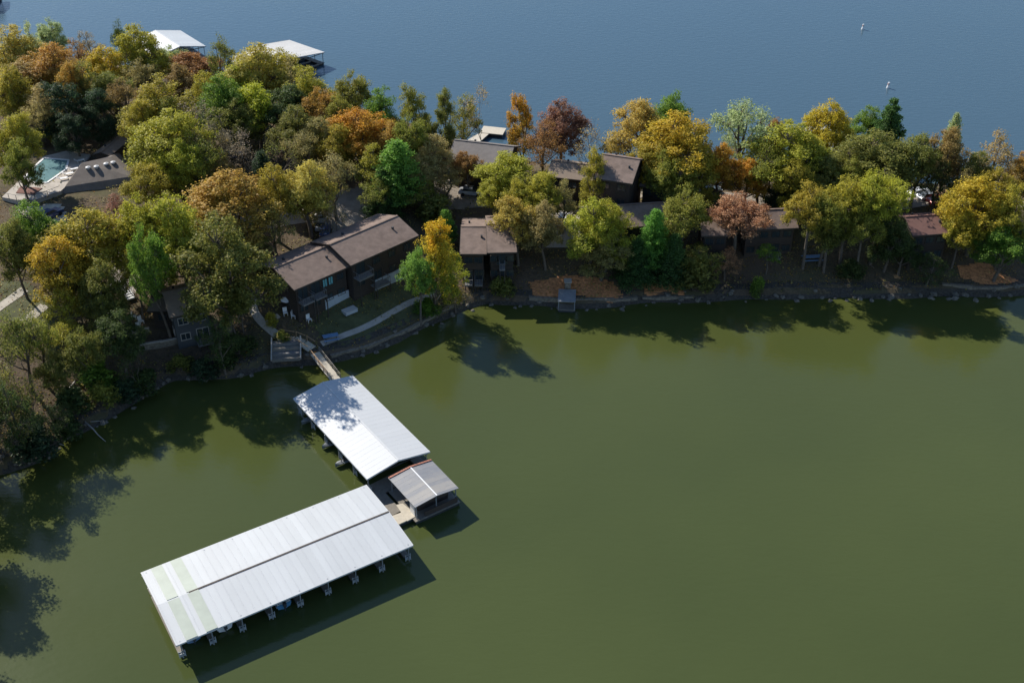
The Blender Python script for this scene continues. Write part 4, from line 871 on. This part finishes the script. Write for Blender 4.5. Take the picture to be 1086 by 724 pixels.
TREES = open('/tmp/none').read() if False else [
 # ---- far shore row, left to right
 (12,28,64,15,'b0','tangold','tan gold tree in the top left corner of the picture'),
 (28,20,26,16,'s0','pale','thin grey green tree sticking up behind the top left gold tree'),
 (49,20,32,14,'b3','pale','pale green tree at the far water, second from the left edge'),
 (48,46,66,15,'b1','rustgreen','orange topped tree in front of the pale far trees at left'),
 (78,40,36,12,'s0','rust','small rusty brown tree left of the big gold one at top left'),
 (122,17,22,17,'s1','dark','dark thin treetop poking above the gold tree at top left'),
 (143,26,56,17,'b2','golive','tall gold olive tree left of the white far dock'),
 (108,48,52,14,'b4','gold','deep yellow tree below the thin dark treetop at top left'),
 (150,58,40,13,'s1','olivetan','brownish half bare tree under the tall gold olive tree'),
 (180,48,36,10,'b3','pale','pale green small tree in front of the white far dock'),
 (206,54,58,12,'b5','rust','round rust brown tree right of the white far dock'),
 (230,36,30,17,'s1','dolive','dark forked tree between the two far docks'),
 (248,62,50,14,'b2','lime','yellow green tree behind the dark forked tree'),
 (268,46,66,17,'b1','tangold','tall tan gold tree in front of the grey far dock'),
 (318,60,54,15,'g1','olivetan','leafless looking tree over the grey far dock roof'),
 (322,72,56,15,'b0','golive','olive gold tree at the right end of the grey far dock'),
 (64,84,52,13,'n1','cedar','broad blackish cedar right of the lime bush near the pool'),
 (100,90,42,12,'n1','cedar','dark blue green cedar above the narrow tan roof'),
 (20,64,54,13,'b4','tan','tan tree below the top left corner tree'),
 (84,64,44,14,'s0','dolive','dim olive tree behind the blackish cedar'),
 (128,80,46,13,'s1','bronze','brown bronze tree behind the dark blue green cedar'),
 (44,124,30,5.5,'u0','lime','bright lime bush above the pool'),
 (6,120,50,14,'b5','golive','olive tree cut by the left edge above the pool'),
 (168,84,74,15,'b0','golive','large olive tree above the yellow one right of the narrow tan roof'),
 (172,116,84,16,'b2','lime','large yellow olive tree right of the clubhouse'),
 (205,104,56,15,'g0','grey','pale grey bare tree right of the yellow olive tree',True),
 (232,80,56,15,'b1','green','dense green tree above the pale grey bare tree'),
 (268,86,58,14,'b4','limegreen','lime topped green tree in front of the tan gold tree'),
 (300,92,58,13,'b5','dark','dark green tree right of the grey shed roof'),
 (338,92,44,13,'b3','rustgreen','green tree with orange flecks left of the blazing orange one'),
 (262,140,50,11,'g1','grey','low bare brown tree in front of the grey shed',True),
 (290,146,48,12,'g0','dolive','dim leafless tree in the dark hollow right of the grey shed'),
 (238,146,40,10,'g1','bronze','dusky leafless tree in the hollow left of the grey shed'),
 (372,76,42,15,'b3','olive','olive tree standing on the far shore above the orange tree'),
 (402,94,46,14,'b0','green','green olive tree right of the first far shore olive tree'),
 (436,90,38,16,'n1','olive','narrow olive tree left of the bare tipped far shore trees'),
 (378,112,74,14,'b2','orange','blazing orange tree above the bright green cypress'),
 (412,128,48,12,'b4','rustgreen','orange fringed olive tree right of the blazing orange tree'),
 (467,90,28,16,'n1','dolive','slim dark green tree on the far shore near the swim dock'),
 (490,98,36,14,'s0','olive','thin olive tree beside the bare far shore tree'),
 (511,92,42,15,'g1','tan','bare twiggy tree above the flat swim dock',True),
 (420,148,56,13,'f0','brightgreen','bright green feathery cypress left of centre'),
 (404,176,42,9,'c0','pine','low dark cedar at the foot of the bright green cypress'),
 (457,142,46,11,'b1','tan','tan orange tree right of the bright green cypress'),
 (496,158,28,9,'b5','rust','small rusty tree in front of the grey roofed building'),
 (470,172,50,8,'s1','bronze','brown bare scrub tree left of the small rusty tree'),
 (553,97,32,16,'n1','orange','slim orange tree rising above the far shore at centre'),
 (597,106,54,15,'b1','maroon','maroon tree above the far water at centre'),
 (576,124,44,13,'s0','rust','rusty thin tree between the slim orange and the maroon tree'),
 (628,130,50,13,'g0','tan','grey bare tree right of the maroon tree'),
 (536,163,62,11,'b3','lime','bright yellow green tree in front of the slim orange tree'),
 (566,182,54,12,'b5','golive','gold green tree right of the bright yellow green one'),
 (634,158,36,14,'n1','golive','narrow olive gold tree in front of the tall house roof'),
 (682,104,66,17,'b4','tangold','tan gold tree above the tall house, left of the green one'),
 (711,97,40,17,'b3','green','green tree behind the big gold oak above the tall house'),
 (728,120,84,17,'b2','gold','big gold oak right of the dark gabled house'),
 (768,150,40,12,'b1','orange','orange flecked tree right of the big gold oak'),
 (795,104,74,18,'s1','pale','pale grey green airy tree at the far water, right of the gold oak'),
 (776,138,26,9,'s0','pale','small pale sapling left below the airy pale tree'),
 (826,120,26,15,'b5','rust','small rusty treetop above the wide olive tree'),
 (836,130,88,15,'b0','lime','wide yellow olive tree right of the airy pale tree'),
 (795,166,46,10,'b4','orange','glowing orange tree below the airy pale tree'),
 (868,160,58,11,'b5','dolive','dim olive tree below the wide yellow olive tree'),
 (830,184,44,8,'c1','cedar','black green cedar under the wide yellow olive tree'),
 (880,107,52,16,'b1','gold','gold tree over the white dock roof at right'),
 (920,113,46,13,'b0','green','light green tree between the gold tree and the pine'),
 (950,104,38,17,'p0','pine','blue green layered pine on the far shore at right'),
 (940,141,88,14,'b2','dolive','wide dark olive oak below the layered pine'),
 (982,142,50,14,'b3','dolive','dark olive tree right of the wide dark olive oak'),
 (1010,134,46,15,'b4','bronze','bronze topped tree below the pale sapling at right'),
 (1016,120,24,15,'f0','pale','pale green spire behind the bronze topped tree'),
 (1062,141,64,15,'s0','tan','tan thinning tree near the right edge at the far water'),
 (1092,158,36,14,'b1','rustgreen','orange flecked tree cut by the right edge'),
 # ---- middle and near rows
 (120,206,40,7,'s0','maroon','small maroon tree between the clubhouse and the lime topped giant'),
 (86,222,92,16,'b1','golive','wide gold olive tree below the clubhouse'),
 (56,252,72,15,'b4','gold','orange gold tree with bare forked limbs near the left edge'),
 (28,216,62,14,'b0','green','green tree below the pool deck at the left edge'),
 (6,232,44,14,'b5','dolive','dusky olive tree cut by the left edge below the pool'),
 (100,276,50,14,'b2','dolive','dark olive tree under the wide gold olive tree'),
 (148,206,48,17,'b3','lime','lime yellow tree left part of the giant pair above the cottage'),
 (178,204,76,19,'b2','lime','lime gold giant tree above the small cottage'),
 (238,180,100,15,'b4','rustgreen','wide rust orange oak above the dark green giant'),
 (286,176,54,14,'b0','golive','olive gold oak right of the wide rust oak'),
 (322,172,62,14,'b1','tangold','tan orange oak left of the parking lot'),
 (350,160,54,13,'s1','olivetan','thin tan tree at the upper side of the parking lot'),
 (355,204,42,9,'g1','tan','small bare tree on the sunlit parking lot',True),
 (258,232,44,9,'s0','dolive','dim grey green tree at the upper left corner of the near condo'),
 (158,240,46,20,'b3','green','bright green lower tree directly over the cottage'),
 (222,230,98,22,'b0','dolive','huge dark olive green tree between cottage and condo'),
 (240,290,46,12,'b5','dolive','dark green tree at the left gable of the condo'),
 (458,236,54,17,'n0','firegold','orange topped pyramidal tree right of the striped condo roof'),
 (442,264,36,14,'b3','fresh','fresh green tree left of the orange topped pyramidal tree'),
 (478,266,36,10,'s0','limegreen','yellow green low tree right of the orange topped pyramidal tree'),
 (474,222,22,7,'f0','brightgreen','small green sapling behind the orange topped pyramidal tree'),
 (462,200,46,6,'u0','dolive','round olive shrub on the shaded lot behind the orange topped tree'),
 (550,208,50,13,'b5','tangold','tan tree with drooping crown in front of the hidden condo'),
 (548,186,28,12,'s0','golive','slim gold stem tree above the tan drooping tree'),
 (580,212,44,13,'b1','olivetan','brown olive tree left of the white car'),
 (628,210,60,14,'b0','lime','lime yellow tree right of the white car'),
 (646,208,50,14,'b2','lime','golden lime tree left of the bright green cedar'),
 (640,246,54,9,'b4','olivetan','tan skirted tree beneath the lime yellow pair'),
 (694,222,38,12,'f0','brightgreen','bright green cedar right of centre'),
 (676,252,50,8,'c0','pine','blue green cedar below the bright green one'),
 (718,246,46,9,'c1','pine','dark blue cedar right of the bright green one'),
 (730,204,52,13,'b3','olive','knobbly olive green tree left of the rose red one'),
 (748,258,44,7,'s1','dolive','dim olive tree below the knobbly olive one'),
 (786,204,64,13,'t0','rose','rose red tree between two brown roofs'),
 (772,262,34,6,'s0','rose','low faded red tree under the rose red one'),
 (866,194,50,16,'t0','golive','gold olive tree right of the rose red one'),
 (888,204,44,15,'t1','olive','olive tree with bare trunk behind the picnic table'),
 (908,184,52,17,'t0','golive','olive gold tree above the dark trunks at right'),
 (942,184,56,17,'t1','lime','lime green tree left of the reddish roof'),
 (922,214,42,14,'t0','olive','lower olive tree in front of the lime green one'),
 (950,226,44,11,'b2','dark','dark green tree left below the reddish roof'),
 (1046,186,70,15,'b4','gold','orange gold oak right of the reddish roof'),
 (1080,196,50,16,'b0','golive','gold olive tree at the right edge'),
 (1070,236,56,11,'b5','green','green tree low at the right edge'),
 (1024,222,36,11,'b1','golive','olive gold lower bough tree left of the right edge oak'),
 (817,256,26,6,'s1','green','small light green tree in the shade left of the picnic table'),
 (806,286,18,5,'u0','green','green shrub at the water edge left of the picnic table'),
 (296,52,44,15,'b3','golive','olive gold tree directly in front of the grey far dock'),
 (258,66,40,13,'s0','tangold','tan airy tree left in front of the grey far dock'),
 (90,30,30,12,'s0','grey','pale grey twiggy treetop at the far water between gold trees'),
 (8,70,44,14,'b2','golive','gold olive tree at the left edge below the corner tree'),
 (38,86,44,12,'s0','tan','tan airy tree left of the broad blackish cedar'),
 (70,66,40,14,'b4','rustgreen','orange green tree behind the broad blackish cedar'),
 (112,72,44,13,'b5','dolive','dusky green tree above the dark blue green cedar'),
 (186,66,44,12,'b4','bronze','bronze tree between the white far dock and the big olive one'),
 (176,100,50,13,'s0','olive','half open olive tree in the middle of the yellow olive group'),
 (212,76,42,13,'b0','golive','gold olive tree right below the round rust brown tree'),
 (232,112,50,12,'s0','dolive','grey green open tree under the dense green tree'),
 (196,134,50,13,'s1','tan','tan half bare tree right of the large yellow olive tree'),
 (222,128,46,12,'g1','grey','second pale bare tree right of the first grey one',True),
 (252,104,44,12,'b2','dolive','dim olive tree between dense green tree and the shed'),
 (310,112,50,13,'b0','dolive','dim olive crown above the leafless hollow tree'),
 (318,136,44,11,'s1','olivetan','tan olive open tree above the tan orange oak'),
 (276,160,44,10,'c0','cedar','black cedar in the hollow above the olive gold oak'),
 (232,164,44,9,'s0','bronze','bronze scrub tree just above the wide rust oak'),
 (356,128,44,12,'b5','golive','gold olive tree left of and below the blazing orange one'),
 (358,100,38,13,'b2','olive','olive tree behind the left side of the blazing orange one'),
 (150,172,50,11,'b3','golive','gold olive tree at the right corner of the clubhouse'),
 (196,176,44,9,'s0','dolive','low grey green tree above the lime gold giant'),
 (14,150,40,12,'b0','olive','olive tree at the left edge above the pool deck corner'),
 (74,118,36,9,'n1','cedar','blackish low cedar at the far end of the pool'),
 (34,104,36,10,'s1','tan','tan scrub tree left of the lime bush'),
 (128,222,30,9,'s0','rust','small rusty tree left of the lime yellow giant pair'),
 (76,262,46,12,'b0','golive','olive gold tree between orange gold tree and the grey lot'),
 (104,312,46,10,'s0','dolive','dusky open tree below the grey lot wall'),
 (136,262,34,13,'s1','golive','thin gold tree at the left edge of the giant pair'),
 (268,258,34,8,'u0','olivetan','tan green shrub at the left gable of the near condo'),
 (286,216,44,10,'s0','olivetan','tan open tree left of the parking lot entrance'),
 (334,196,34,7,'u0','olivetan','brown green shrub at the left side of the parking lot'),
 (398,186,36,8,'s1','olive','thin olive tree at the right side of the parking lot'),
 (440,166,40,9,'b1','tan','tan crown between the bright cypress and the shaded lot'),
 (522,190,36,9,'b3','lime','small lime tree below the bright yellow green one'),
 (598,186,34,11,'s0','olivetan','brown open tree above the white car'),
 (744,158,44,13,'b4','golive','gold olive crown at the right side of the big gold oak'),
 (706,158,40,12,'b3','olive','olive crown below the left side of the big gold oak'),
 (850,168,46,12,'b2','golive','gold green crown under the right end of the wide olive tree'),
 (812,150,50,13,'s1','olive','airy olive crown between the airy pale tree and the wide olive one'),
 (905,168,44,11,'b1','olive','olive crown between wide dark oak and olive gold tree'),
 (1030,176,36,11,'s0','olivetan','tan olive thin tree behind the orange gold oak'),
 (1060,176,44,12,'b3','golive','gold olive crown behind the orange gold oak'),
 # ---- left bank
 (56,372,44,9,'b3','dolive','olive dark tree above the cove corner thicket'),
 (26,398,46,10,'g0','olive','leafless tree with few olive leaves on the dark left bank'),
 (64,432,36,5,'u0','dark','dark green mound above the curved pale branch'),
 (104,400,36,5,'u0','olive','olive shrub mound right of the green thicket'),
 (150,386,36,4.5,'u0','dark','dark shrub below the stone wall left of the cottage'),
 (190,372,30,3.2,'u0','dolive','small dim shrub at the shore below the pale cottage wall'),
 (236,366,30,3.5,'u0','dark','small black shrub at the shore left of the terraced steps'),
 (62,306,54,9,'s0','lime','pale lime tree on the sunlit slope at the left'),
 (66,340,44,8,'s1','lime','low yellow green tree on the slope below the pale lime tree'),
 (8,322,56,15,'s1','dolive','dusky thin tree at the left edge above the slope'),
 (16,366,60,14,'g1','dolive','bare twiggy tree at the left edge beside the cove'),
 (118,330,52,12,'b3','dark','dark tree left of the cottage terrace'),
 (96,376,46,6,'u0','green','green thicket at the cove corner'),
 (140,368,44,9,'g1','dark','dark scrub tree between cottage and cove'),
 (30,420,64,10,'g1','dolive','shadowed bare tree at the left shore of the cove'),
 (6,400,50,14,'s0','dark','dark tree cut by the left edge at the cove'),
 (70,404,40,5,'u0','dark','dark shrub mound on the left shore'),
 (228,330,40,11,'s0','dark','shaded thin tree between cottage and the curved path'),
 (250,300,26,9,'s1','dolive','spindly tree beside the curved path'),
 (286,326,16,3.2,'u0','golive','sunlit olive shrub inside the path curve'),
 (298,346,18,2.6,'u0','olive','sunlit olive shrub by the boardwalk steps'),
 (482,296,46,6,'g1','tan','tangle of bare twigs at the shore right of the orange topped tree'),
 (452,312,30,3.4,'u0','green','low green shrub at the end of the curved lawn path'),
 (532,290,34,3.6,'u0','dolive','dim shrub on the bank left of the orange leaf bed'),
 (990,268,40,6,'s0','dark','dark thin tree on the bank below the reddish roof'),
 (905,270,30,4,'u0','dark','dark shrub on the bank among the tall trunks'),
 (30,340,46,11,'s1','olive','thin olive tree between the two pale path strips at left'),
 (86,350,40,11,'b3','dolive','leaning olive tree above the green thicket'),
 (24,446,60,6,'u0','cedar','black shrub mound at the lowest left shore'),
 (52,430,44,6,'s1','dark','scraggly dark scrub above the pale branches'),
 (128,398,36,4,'u0','cedar','black shrub at the shore right of the long branch'),
 (212,376,34,4,'u0','cedar','black shrub right of the cottage wall at the shore'),
 (250,350,40,4,'u0','dark','dark ground shrub left of the curved path'),
 (148,104,44,13,'b4','golive','gold olive tree between the cedar and the yellow olive tree'),
 (214,150,46,12,'s1','olive','olive thin tree below the pale grey bare tree'),
 (188,150,48,13,'b3','lime','lime tree below the large yellow olive one'),
 (338,122,44,12,'b4','olivetan','tan olive tree left below the blazing orange one'),
 (396,150,46,11,'s0','golive','gold olive thin tree under the blazing orange one'),
 (436,122,40,14,'b3','olive','olive tree between orange fringed and slim dark trees'),
 (448,190,36,7,'s0','olive','small olive tree on the lot right of the cypress'),
 (700,142,50,13,'b5','golive','gold olive tree filling below the tan gold one'),
 (720,170,56,12,'b3','olive','olive tree under the middle of the big gold oak'),
 (856,140,50,14,'b4','lime','yellow olive tree at the right side of the wide one'),
 (900,150,44,12,'b0','dolive','dim tree below the gold tree over the white dock'),
 (1000,170,40,10,'s0','dark','dark tree behind the shaded cars at right'),
 (1040,160,40,12,'b2','dolive','dim olive tree between bronze topped tree and right edge oak'),
 (880,214,46,12,'b1','dolive','dim understory tree left of the tall dark trunks'),
 (742,262,44,8,'u0','dolive','olive undergrowth in front of the left brown condo'),
 (962,246,40,8,'b4','dark','dark low tree in front of the reddish roofed condo'),
]
for a in TREES: T(*a[:7], *(a[7:]))
# the bank beyond the left and lower left of the frame, whose trees shade the water
for k, (x, y, h, wd, kind) in enumerate(((-71, 117, 15, 10, 'b0'), (-71.5, 102, 17, 12, 'b2'), (-74, 92, 17, 12, 'b4'), (-92, 110, 16, 12, 'b1'), (-80, 127, 15, 11, 's0'), (-104, 84, 17, 12, 'b0'))):
    tree(kind, ('dolive', 'olive')[k % 2], x, y, h, wd, ('spreading tree by the water just outside the left edge, nearest the cove corner', 'tall tree on the left bank, second from the cove corner outside the frame', 'tall olive tree on the left bank outside the frame shading the water', 'inland tree on the left bank outside the frame', 'thin tree behind the left cove corner outside the frame', 'farthest tree down the left bank outside the frame')[k])
print('IN WATER:', warn)

# ------------------------------------------------------------------ rocks, driftwood
rr_ = random.Random(5); RM = []
for k in range(4):
    import bmesh
    bm = bmesh.new(); bmesh.ops.create_icosphere(bm, subdivisions=2, radius=.5)
    for v in bm.verts: v.co *= 1+rr_.uniform(-.3, .3); v.co.z *= .75
    me = bpy.data.meshes.new('boulder'); bm.to_mesh(me); bm.free(); me.materials.append(M['rock']); RM.append(me)
def rock(x, y, z, s):
    o = bpy.data.objects.new('boulder', RM[rr_.randrange(4)]); C.objects.link(o); o.location = (x, y, z); o.rotation_euler = (rr_.uniform(-.4, .4), rr_.uniform(-.4, .4), rr_.uniform(0, 6.28)); o.scale = (s*rr_.uniform(.8, 1.4), s*rr_.uniform(.8, 1.2), s)
    tag(o, 'weathered limestone boulder in the riprap along the cove waterline', 'boulder', 'riprap boulders along the cove shore')
cum = []; seq = near[4:29]
for a, b in zip(seq, seq[1:]):
    L = np.linalg.norm(b-a); n = int(L/1.35)
    for k in range(n):
        p = a+(b-a)*(k+rr_.random())/n; cum.append(p)
rr_.shuffle(cum)
for p in cum[:250]:
    j = rr_.uniform(-.9, 1.1); x, y = p[0]+rr_.uniform(-.5, .5), p[1]+j; rock(x, y, max(terr(x, y), -.1)+.1, rr_.uniform(.35, 1.0)*(1.25 if x > 62 else 1))
def log(label, pts, r):
    t = tag(MB().tube(pts, list(np.linspace(r, r*.35, len(pts))), 7).build('driftwood', 'deadwood', smooth=True), label, 'driftwood', 'bleached branches at the cove shore')
def W3(px, py, z): x, y = P(px, py, z); return (x, y, z)
log('pale branch lying out over the green cove water', [W3(90,447,1.0), W3(99,455,.5), W3(104,461,.3), W3(112,468,.05)], .13)
log('curved pale branch nearest the left edge of the cove', [W3(54,456,.9), W3(57,466,.4), W3(61,470,.2), W3(68,472,.05)], .12)
log('short pale stick at the left cove shore', [W3(45,466,.8), W3(42,475,.4), W3(38,483,.05)], .1)
log('long dead limb across the dark left bank', [W3(80,404,4), W3(62,425,3), W3(48,446,2)], .14)
log('thin twig over the water below the dark scrub', [W3(96,447,.8), W3(108,446,.5)], .07)
log('fallen pale log on the shaded bank at right', [W3(924,282,2.6), W3(940,297,1.3)], .16)
log('fallen pale log lower on the right bank', [W3(905,279,2.8), W3(922,296,1.4), W3(926,312,.5)], .12)


# ------------------------------------------------------------------ undergrowth and fallen leaves
def cover(name, m, n, size, hmax, seed, thr, dmin, dmax):
    global rng; rng = np.random.default_rng(seed); out = []
    X = rng.uniform(-150, 130, n*4); Y = rng.uniform(100, 300, n*4)
    fx = ((X-GX0)/GS).astype(int); fy = np.minimum(((Y-GY0)/GS).astype(int), len(gy)-2); S = sd[fy, fx]
    k = (S > dmin) & (S < dmax) & (wob(X, Y, .45, seed)+.6*wob(X, Y, 1.3, seed+1) > thr); X, Y = X[k][:n], Y[k][:n]
    u = (X-GX0)/GS; v = (Y-GY0)/GS; i = u.astype(int); j = v.astype(int); a = u-i; b = v-j
    Z = ZZ[j, i]*(1-a)*(1-b)+ZZ[j, i+1]*a*(1-b)+ZZ[j+1, i]*(1-a)*b+ZZ[j+1, i+1]*a*b
    cen = np.stack([X, Y, Z+.06+hmax*rng.uniform(0, 1, len(X))**2], 1); me = leaves_mesh(name, cen, np.tile([0, 0, 1.2], (len(X), 1)), size); me.materials.append(m)
    o = bpy.data.objects.new(name, me); C.objects.link(o); tag(o, kind='stuff')
cover('fallen_leaves', lm('rust'), 60000, .10, .05, 31, -.1, .6, 60)
cover('undergrowth', lm('olivetan'), 50000, .15, .6, 41, .12, .3, 60)
cover('leaf_drift', lm('orange'), 26000, .12, .05, 61, -.05, .8, 16)
cover('bank_weeds', lm('dolive'), 16000, .14, .7, 51, -.1, -.2, 2.2)
